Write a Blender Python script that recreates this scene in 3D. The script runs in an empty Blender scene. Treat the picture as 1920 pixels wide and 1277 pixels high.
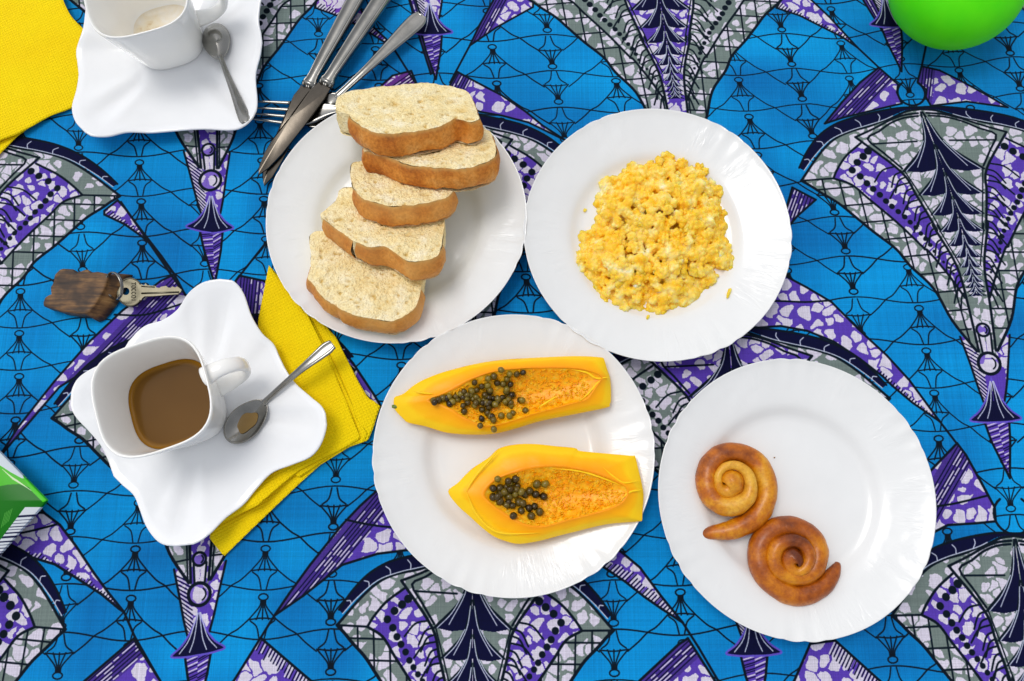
import bpy, bmesh, math, random
import numpy as np
from mathutils import Vector, Matrix, noise

random.seed(7)
rng = np.random.default_rng(7)
scene = bpy.context.scene
COL = scene.collection

# ------------------------------------------------------------------ camera
CAM_H = 0.676
FPX = 1493.0
TILT = math.atan(0.2278)
cam_d = bpy.data.cameras.new("camera")
cam = bpy.data.objects.new("camera", cam_d)
COL.objects.link(cam)
cam.location = (0, 0, CAM_H)
cam.rotation_euler = (TILT, 0, 0)
cam_d.sensor_width = 36.0
cam_d.lens = 36.0 * FPX / 1920.0
cam_d.clip_start = 0.02
cam_d.clip_end = 50
scene.camera = cam

# ------------------------------------------------------------------ daylight
SUN_EL, SUN_AZ = math.radians(68), math.radians(-48)      # azimuth from +Y, clockwise
world = bpy.data.worlds.new("World")
scene.world = world
world.use_nodes = True
wn = world.node_tree
wn.nodes.clear()
w_out = wn.nodes.new("ShaderNodeOutputWorld")
w_bg = wn.nodes.new("ShaderNodeBackground")
w_hs = wn.nodes.new("ShaderNodeHueSaturation")
w_sky = wn.nodes.new("ShaderNodeTexSky")
w_sky.sky_type = 'NISHITA'
w_sky.sun_disc = False
w_sky.sun_elevation = SUN_EL
w_sky.sun_rotation = SUN_AZ
w_sky.air_density = 1.0
w_sky.dust_density = 2.0
w_hs.inputs['Saturation'].default_value = 0.22            # a thin overcast: nearly neutral sky
w_bg.inputs['Strength'].default_value = 0.15
wn.links.new(w_sky.outputs[0], w_hs.inputs['Color'])
wn.links.new(w_hs.outputs[0], w_bg.inputs['Color'])
wn.links.new(w_bg.outputs[0], w_out.inputs['Surface'])

sun_d = bpy.data.lights.new("sun", 'SUN')
sun = bpy.data.objects.new("sun", sun_d)
COL.objects.link(sun)
sun_d.energy = 0.8
sun_d.angle = math.radians(24)
sun_d.color = (1.0, 0.965, 0.92)
sdir = Vector((math.sin(SUN_AZ) * math.cos(SUN_EL), math.cos(SUN_AZ) * math.cos(SUN_EL), math.sin(SUN_EL)))
sun.rotation_euler = sdir.to_track_quat('Z', 'Y').to_euler()

scene.view_settings.view_transform = 'Standard'
scene.view_settings.look = 'None'
scene.view_settings.exposure = 0.12
scene.view_settings.gamma = 1.0

# ------------------------------------------------------------------ helpers
_c, _s = math.cos(TILT), math.sin(TILT)


def at(px, py, z=0.0):
    """a place on the table (metres): where the sight line through that point of the photograph meets height z"""
    u, v = (px - 960.0) / FPX, (py - 638.5) / FPX
    d = (CAM_H - z) / (_c + v * _s)
    return Vector((u * d, (-v * _c + _s) * d, z))


def atmm(px, py):
    p = at(px, py)
    return np.array([p.x * 1000, p.y * 1000])


def smooth(pts, n=6, closed=False):
    """Catmull-Rom through points (any dimension)"""
    P = [np.array(p, float) for p in pts]
    if len(P) < 3:
        return P
    out = []
    m = len(P)
    rngk = range(m) if closed else range(m - 1)
    for i in rngk:
        p1, p2 = P[i], P[(i + 1) % m]
        p0 = P[(i - 1) % m] if (closed or i > 0) else 2 * p1 - p2
        p3 = P[(i + 2) % m] if (closed or i + 2 < m) else 2 * p2 - p1
        for k in range(n):
            t = k / n
            out.append(0.5 * ((2 * p1) + (-p0 + p2) * t + (2 * p0 - 5 * p1 + 4 * p2 - p3) * t * t
                              + (-p0 + 3 * p1 - 3 * p2 + p3) * t ** 3))
    if not closed:
        out.append(P[-1])
    return out


def resample(pts, n, closed=True):
    P = np.array(pts, float)
    Q = np.vstack([P, P[:1]]) if closed else P
    L = np.concatenate([[0], np.cumsum(np.linalg.norm(np.diff(Q, axis=0), axis=1))])
    t = np.linspace(0, L[-1], n, endpoint=not closed)
    return np.stack([np.interp(t, L, Q[:, k]) for k in range(Q.shape[1])], 1)


def s2l(c):
    c = np.asarray(c, float) / 255.0
    return np.where(c <= 0.04045, c / 12.92, ((c + 0.055) / 1.055) ** 2.4)


# ---- objects
def tag(o, label=None, cat=None, group=None, kind=None):
    if label: o['label'] = label
    if cat: o['category'] = cat
    if group: o['group'] = group
    if kind: o['kind'] = kind
    return o


def thing(name, label, cat, loc, group=None):
    o = bpy.data.objects.new(name, None)
    o.empty_display_size = 0.02
    COL.objects.link(o)
    o.location = loc
    return tag(o, label, cat, group)


def root_loc(o):
    v = Vector((0, 0, 0))
    while o is not None:
        v += o.location
        o = o.parent
    return v


def mesh_obj(name, verts, faces, mat=None, parent=None, smooth_shade=True, uvs=None, attrs=None, loc=None):
    """one mesh object from world-space vertices"""
    base = root_loc(parent) if parent is not None else Vector(loc if loc is not None else (0, 0, 0))
    V = np.asarray([tuple(v) for v in verts], float) - np.array(base)
    me = bpy.data.meshes.new(name)
    me.from_pydata(V.tolist(), [], [tuple(int(i) for i in f) for f in faces])
    if smooth_shade:
        me.polygons.foreach_set('use_smooth', [True] * len(me.polygons))
    if uvs is not None:
        uvl = me.uv_layers.new(name="UVMap")
        idx = np.zeros(len(me.loops), np.int32)
        me.loops.foreach_get('vertex_index', idx)
        uvl.data.foreach_set('uv', np.asarray(uvs, np.float32)[idx].ravel())
    if attrs:
        for k, a in attrs.items():
            at_ = me.attributes.new(k, 'FLOAT', 'POINT')
            at_.data.foreach_set('value', np.asarray(a, np.float32))
    if mat is not None:
        me.materials.append(mat)
    me.validate()
    me.update()
    bm = bmesh.new(); bm.from_mesh(me)
    bmesh.ops.recalc_face_normals(bm, faces=bm.faces)
    bm.to_mesh(me); bm.free()
    o = bpy.data.objects.new(name, me)
    COL.objects.link(o)
    if parent is not None:
        o.parent = parent
    else:
        o.location = base
    return o


def sharp(o, deg=35):
    me = o.data
    bm = bmesh.new(); bm.from_mesh(me)
    a = math.radians(deg)
    for e in bm.edges:
        if len(e.link_faces) == 2 and e.calc_face_angle(0) > a:
            e.smooth = False
    bm.to_mesh(me); bm.free()
    return o


def grid_faces(nu, nv, wrap_u=False, wrap_v=False, off=0):
    F = []
    for i in range(nu if wrap_u else nu - 1):
        for j in range(nv if wrap_v else nv - 1):
            a = off + i * nv + j
            b = off + ((i + 1) % nu) * nv + j
            c = off + ((i + 1) % nu) * nv + (j + 1) % nv
            d = off + i * nv + (j + 1) % nv
            F.append((a, b, c, d))
    return F


def ring_stack(rings, cap0=True, cap1=True):
    """rings: list of (n,3) arrays -> verts, faces with fan caps"""
    n = len(rings[0])
    V = np.vstack(rings)
    F = grid_faces(len(rings), n, False, True)
    V = list(map(tuple, V))
    if cap0:
        V.append(tuple(np.mean(rings[0], 0))); c = len(V) - 1
        F += [(c, (j + 1) % n, j) for j in range(n)]
    if cap1:
        V.append(tuple(np.mean(rings[-1], 0))); c = len(V) - 1
        o = (len(rings) - 1) * n
        F += [(c, o + j, o + (j + 1) % n) for j in range(n)]
    return V, F


def tube(path, radii, ns=12, flat=1.0, up=Vector((0, 0, 1))):
    rings = []
    P = [Vector(p) for p in path]
    for i, p in enumerate(P):
        t = (P[min(i + 1, len(P) - 1)] - P[max(i - 1, 0)]).normalized()
        s = t.cross(up)
        if s.length < 1e-5: s = Vector((1, 0, 0))
        s.normalize()
        n = s.cross(t).normalized()
        r = radii[i] if hasattr(radii, '__len__') else radii
        rings.append(np.array([tuple(p + s * (r * math.cos(a)) + n * (r * flat * math.sin(a)))
                               for a in np.linspace(0, 2 * math.pi, ns, endpoint=False)]))
    return ring_stack(rings)


def loft(path, widths, thick, profile=None, up=Vector((0, 0, 1))):
    """flat bar along path; profile: list of (x,z) in -1..1 (closed)"""
    if profile is None:
        profile = [(-1, -.4), (-.8, -1), (.8, -1), (1, -.4), (1, .1), (.86, .75), (.72, 1), (.58, .7), (.35, .45), (0, .4), (-.35, .45), (-.58, .7), (-.72, 1), (-.86, .75), (-1, .1)]
    rings = []
    P = [Vector(p) for p in path]
    for i, p in enumerate(P):
        t = (P[min(i + 1, len(P) - 1)] - P[max(i - 1, 0)]).normalized()
        s = t.cross(up).normalized()
        n = s.cross(t).normalized()
        rings.append(np.array([tuple(p + s * (x * widths[i]) + n * (z * thick[i])) for x, z in profile]))
    return ring_stack(rings)


def extrude_poly(top, dz, bevel=0.0):
    """top: list of 3D points (outline, any height); prism going down by dz, with rounded upper edge"""
    T = np.array([tuple(p) for p in top])
    c = T.mean(0)
    rings = []
    def inset(d):
        n = len(T)
        out = T.copy()
        for i in range(n):
            a, b = T[i - 1], T[(i + 1) % n]
            t = b - a; t[2] = 0
            l = np.linalg.norm(t)
            if l < 1e-9: continue
            t /= l
            nrm = np.array([-t[1], t[0], 0])
            if np.dot(nrm, c - T[i]) < 0: nrm = -nrm
            out[i] = T[i] + nrm * d
        return out
    if bevel:
        rings += [inset(bevel), inset(bevel * .35) - [0, 0, bevel * .35], T - [0, 0, bevel]]
    else:
        rings += [T]
    B = T.copy(); B[:, 2] -= dz
    rings += [B]
    return ring_stack(rings)


# ---- materials
def new_mat(name):
    m = bpy.data.materials.new(name)
    m.use_nodes = True
    nt = m.node_tree
    b = nt.nodes['Principled BSDF']
    return m, nt, b


def nd(nt, t, **kw):
    n = nt.nodes.new(t)
    for k, v in kw.items():
        if k in n.inputs: n.inputs[k].default_value = v
        else: setattr(n, k, v)
    return n


def ramp(nt, src, stops):
    r = nt.nodes.new('ShaderNodeValToRGB')
    e = r.color_ramp.elements
    while len(e) < len(stops): e.new(0.5)
    for i, (p, c) in enumerate(stops):
        e[i].position = p
        e[i].color = (*s2l(c), 1)
    nt.links.new(src, r.inputs[0])
    return r.outputs[0]


def add_bump(nt, b, h, dist, strength=1.0, prev=None):
    bp = nd(nt, 'ShaderNodeBump', Strength=strength, Distance=dist)
    nt.links.new(h, bp.inputs['Height'])
    if prev is not None: nt.links.new(prev, bp.inputs['Normal'])
    nt.links.new(bp.outputs[0], b.inputs['Normal'])
    return bp.outputs[0]


def mix(nt, fac, a, b, mode='MIX'):
    m = nt.nodes.new('ShaderNodeMix')
    m.data_type = 'RGBA'; m.blend_type = mode
    if hasattr(fac, 'links') or hasattr(fac, 'is_linked'): nt.links.new(fac, m.inputs[0])
    else: m.inputs[0].default_value = fac
    for v, i in ((a, 6), (b, 7)):
        if hasattr(v, 'is_linked'): nt.links.new(v, m.inputs[i])
        else: m.inputs[i].default_value = (*s2l(v), 1)
    return m.outputs[2]


def obj_noise(nt, scale, detail=4, rough=.55, stretch=(1, 1, 1), coord='Object'):
    tc = nt.nodes.new('ShaderNodeTexCoord')
    mp = nd(nt, 'ShaderNodeMapping')
    mp.inputs['Scale'].default_value = stretch
    nt.links.new(tc.outputs[coord], mp.inputs[0])
    n = nd(nt, 'ShaderNodeTexNoise', Scale=scale, Detail=detail, Roughness=rough)
    nt.links.new(mp.outputs[0], n.inputs['Vector'])
    return n.outputs['Fac']


def noise_mat(name, stops, scale, rough=.6, bump=None, spec=.5, detail=5, stretch=(1, 1, 1), metallic=0, rough_var=0):
    m, nt, b = new_mat(name)
    f = obj_noise(nt, scale, detail, stretch=stretch)
    nt.links.new(ramp(nt, f, stops), b.inputs['Base Color'])
    b.inputs['Roughness'].default_value = rough
    b.inputs['Specular IOR Level'].default_value = spec
    b.inputs['Metallic'].default_value = metallic
    if bump:
        h = obj_noise(nt, bump[0], 4, stretch=stretch)
        add_bump(nt, b, h, bump[1])
    return m
# ------------------------------------------------------------------ the printed cotton: drawn once, in millimetres on the cloth
class Canvas:
    def __init__(s, x0, y0, x1, y1, res):
        s.x0, s.y0, s.res = x0, y0, res
        s.w, s.h = int((x1 - x0) / res), int((y1 - y0) / res)
        s.C = np.zeros((s.h, s.w, 3), np.float32)

    def pix(s, P):
        P = np.asarray(P, float)
        return (P - [s.x0, s.y0]) / s.res

    def mask(s, poly):
        P = s.pix(poly)
        lo = np.floor(P.min(0)).astype(int) - 1
        hi = np.ceil(P.max(0)).astype(int) + 2
        bx0, by0 = max(lo[0], 0), max(lo[1], 0)
        bx1, by1 = min(hi[0], s.w), min(hi[1], s.h)
        if bx1 <= bx0 or by1 <= by0: return None
        W, H = bx1 - bx0, by1 - by0
        D = np.zeros((H, W + 1), np.int32)
        n = len(P)
        for i in range(n):
            (xa, ya), (xb, yb) = P[i], P[(i + 1) % n]
            if ya == yb: continue
            if ya > yb: xa, ya, xb, yb = xb, yb, xa, ya
            r0, r1 = max(int(math.ceil(ya)), by0), min(int(math.ceil(yb)), by1)
            if r1 <= r0: continue
            rows = np.arange(r0, r1)
            xs = xa + (rows - ya) * (xb - xa) / (yb - ya)
            cols = np.clip(np.ceil(xs).astype(int) - bx0, 0, W)
            np.add.at(D, (rows - by0, cols), 1)
        M = (np.cumsum(D, 1) % 2 == 1)[:, :W]
        return (bx0, by0, bx1, by1, M)

    def fill(s, poly, col, mk=None):
        mk = mk or s.mask(poly)
        if mk is None: return None
        x0, y0, x1, y1, M = mk
        sub = s.C[y0:y1, x0:x1]
        if callable(col):
            yy, xx = np.nonzero(M)
            sub[M] = col(s.x0 + (xx + x0) * s.res, s.y0 + (yy + y0) * s.res)
        else:
            sub[M] = col
        return mk

    def stroke(s, pts, wd, col, clip=None, closed=False):
        """polyline with round ends; wd in mm (number or list)"""
        P = s.pix(pts)
        n = len(P)
        wl = wd if hasattr(wd, '__len__') else [wd] * n
        col = np.asarray(col, np.float32)
        for i in range(n if closed else n - 1):
            a, b = P[i], P[(i + 1) % n]
            r = .25 * (wl[i] + wl[(i + 1) % n]) / s.res
            lo = np.floor(np.minimum(a, b) - r - 1).astype(int)
            hi = np.ceil(np.maximum(a, b) + r + 2).astype(int)
            x0, y0 = max(lo[0], 0), max(lo[1], 0)
            x1, y1 = min(hi[0], s.w), min(hi[1], s.h)
            if clip is not None:
                x0, y0 = max(x0, clip[0]), max(y0, clip[1])
                x1, y1 = min(x1, clip[2]), min(y1, clip[3])
            if x1 <= x0 or y1 <= y0: continue
            X = np.arange(x0, x1)[None, :] - a[0]
            Y = np.arange(y0, y1)[:, None] - a[1]
            d = b - a
            L = max(d @ d, 1e-9)
            t = np.clip((X * d[0] + Y * d[1]) / L, 0, 1)
            dist = np.sqrt((X - t * d[0]) ** 2 + (Y - t * d[1]) ** 2)
            al = np.clip(r - dist + .5, 0, 1)
            if clip is not None:
                al = al * clip[4][y0 - clip[1]:y1 - clip[1], x0 - clip[0]:x1 - clip[0]]
            al = al[..., None].astype(np.float32)
            sub = s.C[y0:y1, x0:x1]
            sub += (col - sub) * al

    def dot(s, p, r, col, clip=None):
        s.stroke([p, (p[0] + .01, p[1])], 2 * r, col, clip)

    def image(s, name):
        im = bpy.data.images.new(name, s.w, s.h, alpha=False)
        A = np.ones((s.h, s.w, 4), np.float32)
        A[..., :3] = s.C
        im.pixels.foreach_set(A.ravel())
        im.pack()
        return im


def rgb(*c): return np.array(c, np.float32) / 255.0


BLUE, PURPLE, GREY = rgb(6, 131, 199), rgb(86, 60, 168), rgb(112, 126, 122)
PALE, NAVY, LINE = rgb(206, 200, 216), rgb(6, 9, 48), rgb(5, 18, 30)
WHITE_LN = rgb(190, 196, 215)

# batik blobs: one 256 mm repeat of cracked pebbles
TN, TS = 640, 256.0
_cn = 21
_cx = (rng.random((_cn, _cn)) * .8 + .1 + np.arange(_cn)[None, :]) * TS / _cn
_cy = (rng.random((_cn, _cn)) * .8 + .1 + np.arange(_cn)[:, None]) * TS / _cn
_ct = rng.choice([.8, 1.2, 1.7, 2.4, 3.2, 99], size=(_cn, _cn), p=[.20, .24, .22, .15, .09, .10])
_cr = rng.uniform(3.8, 8.0, (_cn, _cn))
_yy, _xx = np.mgrid[0:TN, 0:TN] * (TS / TN)
_xx = _xx + 1.5 * np.sin(_yy * 2 * math.pi * 16 / TS) + .25 * np.sin(_yy * 2 * math.pi * 51 / TS)
_yy = _yy + 1.5 * np.sin(_xx * 2 * math.pi * 14 / TS) + .25 * np.cos(_xx * 2 * math.pi * 47 / TS)
_gi = np.floor(_yy * _cn / TS).astype(int); _gj = np.floor(_xx * _cn / TS).astype(int)
_F1 = np.full((TN, TN), 1e9); _F2 = _F1.copy(); _T = np.zeros((TN, TN)); _R = np.zeros((TN, TN))
for di in (-2, -1, 0, 1, 2):
    for dj in (-2, -1, 0, 1, 2):
        i, j = _gi + di, _gj + dj
        px_ = _cx[i % _cn, j % _cn] + np.floor(j / _cn) * TS
        py_ = _cy[i % _cn, j % _cn] + np.floor(i / _cn) * TS
        d_ = np.hypot(_xx - px_, _yy - py_)
        t_ = _ct[i % _cn, j % _cn]
        nearer = d_ < _F1
        _F2 = np.where(nearer, _F1, np.minimum(_F2, d_))
        _T = np.where(nearer, t_, _T); _R = np.where(nearer, _cr[i % _cn, j % _cn], _R)
        _F1 = np.where(nearer, d_, _F1)
BLOB = ((_F2 - _F1) > _T) & (_F1 < _R)


def blobs(bg, fg=PALE, scale=1.0):
    ox, oy = rng.random(2) * TS
    def f(x, y):
        i = ((y / scale + oy) * TN / TS).astype(int) % TN
        j = ((x / scale + ox) * TN / TS).astype(int) % TN
        return np.where(BLOB[i, j][:, None], fg, bg)
    return f


cv = Canvas(-860, -500, 860, 880, 0.45)
cv.C[:] = BLUE
# soft unevenness of the dye (large, faint)
_n = rng.random((36, 44)).astype(np.float32)
_yi = np.linspace(0, 34.99, cv.h); _xi = np.linspace(0, 42.99, cv.w)
_a = _yi.astype(int); _b = _xi.astype(int); _fy = (_yi - _a)[:, None]; _fx = (_xi - _b)[None, :]
_fy = _fy * _fy * (3 - 2 * _fy); _fx = _fx * _fx * (3 - 2 * _fx)
_N = (_n[_a][:, _b] * (1 - _fy) * (1 - _fx) + _n[_a + 1][:, _b] * _fy * (1 - _fx) + _n[_a][:, _b + 1] * (1 - _fy) * _fx + _n[_a + 1][:, _b + 1] * _fy * _fx)
cv.C *= (0.88 + .22 * _N)[..., None].astype(np.float32)
cv.C[..., 1] += (.06 * (_N - .5)).astype(np.float32)
del _N, _fx, _fy

# ---- drift of the hand-laid cloth: printed lattice -> table (mm)
PX, PY = 55.5, 38.2
_rings = [(40,628,1),(32,708,1),(23,788,1),(248,1030,1),(247,1119,1),(497,1030,1),(495,1119,1),(1727,578,1),(1739,655,1),(1749,738,1),
          (1754,823,1),(254,302,1),(264,379,1),(917,85,1),(1387,152,1),(1403,220,1),(1425,285,1),(1570,88,1),
          (133,909,0),(130,995,0),(113,1262,0),(618,902,0),(620,990,0),(622,1259,0),(1597,469,0),(1607,548,0),(1027,57,0),(1037,122,0),
          (1049,190,0),(1152,1172,0),(1148,1262,0),(1675,1237,0),(1894,97,0),(1912,160,0),(1710,173,0)]


def shear(y): return 0.12 * max(0.0, y - 100)


def base_w(cx, cy):
    """lattice -> table without local drift"""
    y = cy + 0.025 * (cx)
    return np.array([cx - shear(y), y])


_ctl, _res = [], []
for px, py, upr in _rings:
    W = atmm(px, py)
    cx, cy = W[0] + shear(W[1]), W[1] - 0.025 * W[0]
    c = (cx - 415) / PX
    k = 2 * round((c - 1) / 2) + 1 if upr else 2 * round(c / 2)
    ph = .53 if upr else .98
    r = round(cy / PY - ph) + ph
    q = np.array([415 + k * PX, r * PY])
    _ctl.append(q); _res.append(W - base_w(*q))
_ctl = np.array(_ctl); _res = np.array(_res)


def lat(cx, cy):
    d2 = ((_ctl - [cx, cy]) ** 2).sum(1)
    w = np.exp(-d2 / (2 * 70.0 ** 2))
    return base_w(cx, cy) + (w[:, None] * _res).sum(0) / (w.sum() + .15)


# ---- net of hanging tassels over the blue
LW = 1.12
for k in range(-24, 10):
    upr = k % 2 != 0
    ph = .53 if upr else .98
    sg = 1 if upr else -1
    X0 = 415 + k * PX
    for r in range(-14, 24):
        Y0 = (r + ph) * PY
        if not (-560 < Y0 < 920): continue
        w0 = lat(X0, Y0)
        if not (-940 < w0[0] < 940): continue
        jit = rng.normal(0, .5, 2)
        def L(dx, dy): return lat(X0 + dx, Y0 + sg * dy) + jit
        ln = LW * rng.uniform(.85, 1.15)
        cv.stroke([L(3.9 * math.cos(a), 2.6 * math.sin(a)) for a in np.linspace(0, 2 * math.pi, 14)], ln, LINE)
        for e in (-1, -.45, 0, .45, 1):
            pts = smooth([L(e * 1.6, -2.8), L(e * 3.2, -8), L(e * 11.4, -17.5)], 4)
            cv.stroke(pts, ln, LINE)
        cv.stroke([L(-1.5, -3.4), L(1.5, -3.4)], 2.2, LINE)
        cv.stroke(smooth([L(-11.4, -17.5), L(0, -16.4), L(11.4, -17.5)], 4), ln, LINE)
        for e in (-1, 1):
            cv.stroke(smooth([L(e * 10, -18.5), L(e * 4.6, -23), L(e * 2.2, -32)], 4), ln, LINE)
            if upr:
                # flank line on to the neighbouring column, and the wavy line
                a, b = (X0 + e * 11.4, Y0 - 17.5), (X0 + e * (PX - 11.4), Y0 - 17.5 - 25.5)
                cv.stroke(smooth([lat(*a) + jit, lat(a[0] + e * 9, a[1] - 7.5), lat((a[0] + b[0]) / 2, (a[1] + b[1]) / 2 + 1), lat(b[0] - e * 9, b[1] + 7), lat(*b)], 4), ln, LINE)
                cv.stroke([lat(X0 + e * PX * t, Y0 - 33 + 7 * (.5 - .5 * math.cos(math.pi * t))) + jit * (1 - t) for t in np.linspace(0, 1, 9)], ln, LINE)

# ---- shards (purple leaves with hatched edges), outlined in place
def PXL(L): return [atmm(*p) for p in L]


def shard(poly, bg=PURPLE, hatch=None, inner=None, scale=1.0, lw=2.0, extra=None):
    P = PXL(poly)
    mk = cv.fill(P, blobs(bg, scale=scale))
    if mk is None: return
    if hatch:
        e0, e1, wid, mode = hatch[:4]
        a, b = atmm(*e0), atmm(*e1)
        d = (b - a); Ln = np.linalg.norm(d); d = d / Ln
        n = np.array([-d[1], d[0]])
        cen = np.mean(P, 0)
        if (cen - a) @ n < 0: n = -n
        if mode == 'along':
            band = [a - d * 20 - n * 3, b + d * 20 - n * 3, b + d * 20 + n * wid, a - d * 20 + n * wid]
            bx0, by0, bx1, by1, M = mk
            bm_ = cv.mask(band)
            if bm_ is not None:
                sub = np.zeros_like(M)
                qx0, qy0, qx1, qy1, Q = bm_
                ix0, iy0, ix1, iy1 = max(bx0, qx0), max(by0, qy0), min(bx1, qx1), min(by1, qy1)
                if ix1 > ix0 and iy1 > iy0:
                    sub[iy0 - by0:iy1 - by0, ix0 - bx0:ix1 - bx0] = Q[iy0 - qy0:iy1 - qy0, ix0 - qx0:ix1 - qx0] & M[iy0 - by0:iy1 - by0, ix0 - bx0:ix1 - bx0]
                    cv.fill(None, bg * .8, (bx0, by0, bx1, by1, sub))
            k = 1.5
            while k < wid:
                off = k + .3 * math.sin(k * 9)
                cv.stroke([a - d * 12 + n * off, b + d * 12 + n * off], 1.0, NAVY, mk)
                t = -5 + rng.uniform(0, 20)
                while t < Ln + 10:
                    l = rng.uniform(4, 16)
                    if rng.random() < .62:
                        cv.stroke([a + d * t + n * (off + 1.4), a + d * (t + l) + n * (off + 1.3)], .95, PALE, mk)
                    t += l + rng.uniform(2, 7)
                k += 2.9
        else:
            t = 0.0
            sl = hatch[4] if len(hatch) > 4 else 0.25
            while t < Ln:
                l = wid * rng.uniform(.55, 1.0)
                p = a + d * t
                cv.stroke([p - n, p + n * l + d * l * sl], 1.3, PALE if rng.random() < .8 else PURPLE, mk)
                cv.stroke([p - n + d * 1.4, p + n * l + d * (1.4 + l * sl)], 1.1, NAVY, mk)
                t += 2.9
    for q in (inner or []):
        cv.stroke(smooth(PXL(q), 5), 1.7, LINE)
    cv.stroke(P, lw, LINE, closed=True)
    for q in (extra or []):
        cv.stroke(PXL(q), lw * .95, LINE)


shard([(1649,125),(1685,157),(1683,172),(1692,193),(1640,205),(1580,220),(1547,231),(1580,190),(1614,153)], hatch=((1649,125),(1547,231),18,'along'),
      extra=[[(1609,87),(1649,125)]])
shard([(1730,122),(1764,130),(1804,150),(1847,174),(1891,200),(1814,189),(1747,197),(1737,180),(1739,167),(1722,152)], hatch=((1730,122),(1722,190),13,'along'),
      extra=[[(1730,122),(1737,90),(1748,30),(1756,-20)]])
shard([(1457,13),(1480,-30),(1520,-5),(1557,30),(1609,87),(1580,67),(1540,47),(1500,27)], hatch=((1457,13),(1600,80),7,'tick'))
shard([(1622,0),(1600,-45),(1650,-45),(1650,0),(1685,60),(1692,123),(1665,70)], hatch=((1600,-45),(1692,123),40,'along'))
shard([(1486,351),(1530,374),(1495,405),(1462,445),(1450,452),(1472,400)], hatch=((1486,351),(1450,452),22,'along'))
shard([(1380,610),(1395,545),(1430,505),(1467,514),(1514,539),(1560,566),(1614,620),(1664,666),(1707,713),(1764,790),(1714,756),(1674,723),(1657,706),(1614,673),(1564,640),(1514,620),(1464,611),(1423,614)],
      hatch=((1645,692),(1760,790),8,'tick',.1), inner=[[(1410,568),(1450,564),(1510,566),(1557,563)]],
      extra=[[(1764,790),(1812,852)]])
shard([(767,0),(748,-60),(825,-60),(820,0),(813,134),(807,137),(787,73)], hatch=((748,-60),(807,137),40,'along'))
shard([(924,0),(930,-25),(1000,-20),(999,12),(930,50),(880,84),(900,43)], hatch=((920,10),(880,84),12,'along'), extra=[[(880,84),(843,153)]])
shard([(843,158),(857,133),(894,153),(940,177),(984,207),(1017,234),(1060,262),(990,228),(940,215),(900,208),(860,192)], hatch=((857,133),(840,165),16,'along'))
shard([(700,200),(715,158),(735,140),(770,131),(780,155),(800,190),(770,215)], bg=rgb(120,60,165), hatch=((770,131),(700,180),20,'along'), extra=[[(730,78),(780,157)]])
shard([(591,3),(600,-20),(660,-20),(680,25),(698,48),(726,74),(721,78),(693,60),(666,44),(630,27),(590,13)], bg=rgb(110,58,170), hatch=((590,13),(721,78),8,'tick'))
shard([(194,395),(219,375),(232,389),(260,427),(301,480),(323,511),(282,458),(263,442),(232,420),(194,402)], hatch=((194,400),(300,480),8,'tick'))
shard([(325,514),(300,526),(227,583),(167,640),(100,716),(33,800),(3,846),(-20,880),(7,845),(50,796),(110,726),(147,703),(187,673),(240,640),(330,622),(400,602),(400,580),(345,552)],
      hatch=((325,514),(3,846),17,'along'), inner=[[(213,590),(270,590),(327,573),(350,565)]])
shard([(440,526),(447,516),(493,526),(520,550),(600,610),(660,680),(700,740),(715,765),(700,756),(640,700),(560,640),(470,600),(440,580)], hatch=((447,516),(440,580),20,'along'),
      extra=[[(504,446),(440,526)], [(225,378),(340,545)]])
shard([(40,960),(80,962),(110,985),(140,1025),(173,1075),(200,1112),(230,1149),(220,1142),(187,1115),(147,1089),(100,1059),(50,1044),(10,1042),(0,1010)],
      hatch=((40,1046),(222,1143),9,'tick'), inner=[[(27,1002),(60,995),(103,984)]], extra=[[(80,962),(40,915)], [(230,1149),(250,1195),(310,1300)]])
shard([(248,1199),(157,1277),(120,1310),(315,1310),(297,1277)], hatch=((248,1199),(120,1310),16,'along'))
shard([(487,1197),(437,1277),(420,1310),(620,1310),(580,1277)], hatch=((487,1197),(600,1295),11,'tick'), extra=[[(513,1155),(487,1197)]])
shard([(720,905),(707,919),(673,950),(640,985),(580,1060),(540,1115),(513,1155),(567,1118),(600,1092),(640,1060),(707,1039),(763,1032),(820,1030),(800,920)],
      hatch=((707,919),(513,1155),17,'along'), inner=[[(647,975),(690,984),(733,989),(790,990)]])
shard([(1100,1000),(1163,1034),(1200,1065),(1240,1119),(1280,1168),(1240,1142),(1207,1119),(1173,1092),(1133,1065),(1090,1040)],
      hatch=((1110,1052),(1270,1162),11,'tick'), extra=[[(1280,1168),(1310,1215),(1360,1300)]])
shard([(1290,1198),(1273,1209),(1200,1277),(1170,1310),(1355,1310),(1340,1277)], hatch=((1290,1198),(1170,1310),16,'along'))
shard([(1520,1208),(1567,1202),(1650,1277),(1690,1310),(1470,1310),(1490,1277)], hatch=((1567,1202),(1670,1296),12,'tick'))
shard([(1797,831),(1813,852),(1843,905),(1868,952),(1870,978),(1830,982),(1780,985),(1750,1000),(1700,1040),(1650,1100),(1640,1110),(1690,1000),(1740,890)],
      hatch=((1797,831),(1640,1100),18,'along'), inner=[[(1740,952),(1790,945),(1853,930)]], extra=[[(1813,852),(1868,952)]])
for ring_px in ((1710, 173, 27), (1902, 966, 33)):
    c0 = atmm(*ring_px[:2]); r0 = ring_px[2] / 2.1
    cv.stroke([c0 + r0 * np.array([math.cos(a), math.sin(a)]) for a in np.linspace(math.radians(125), math.radians(415), 24)], 2.0, LINE)

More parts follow.
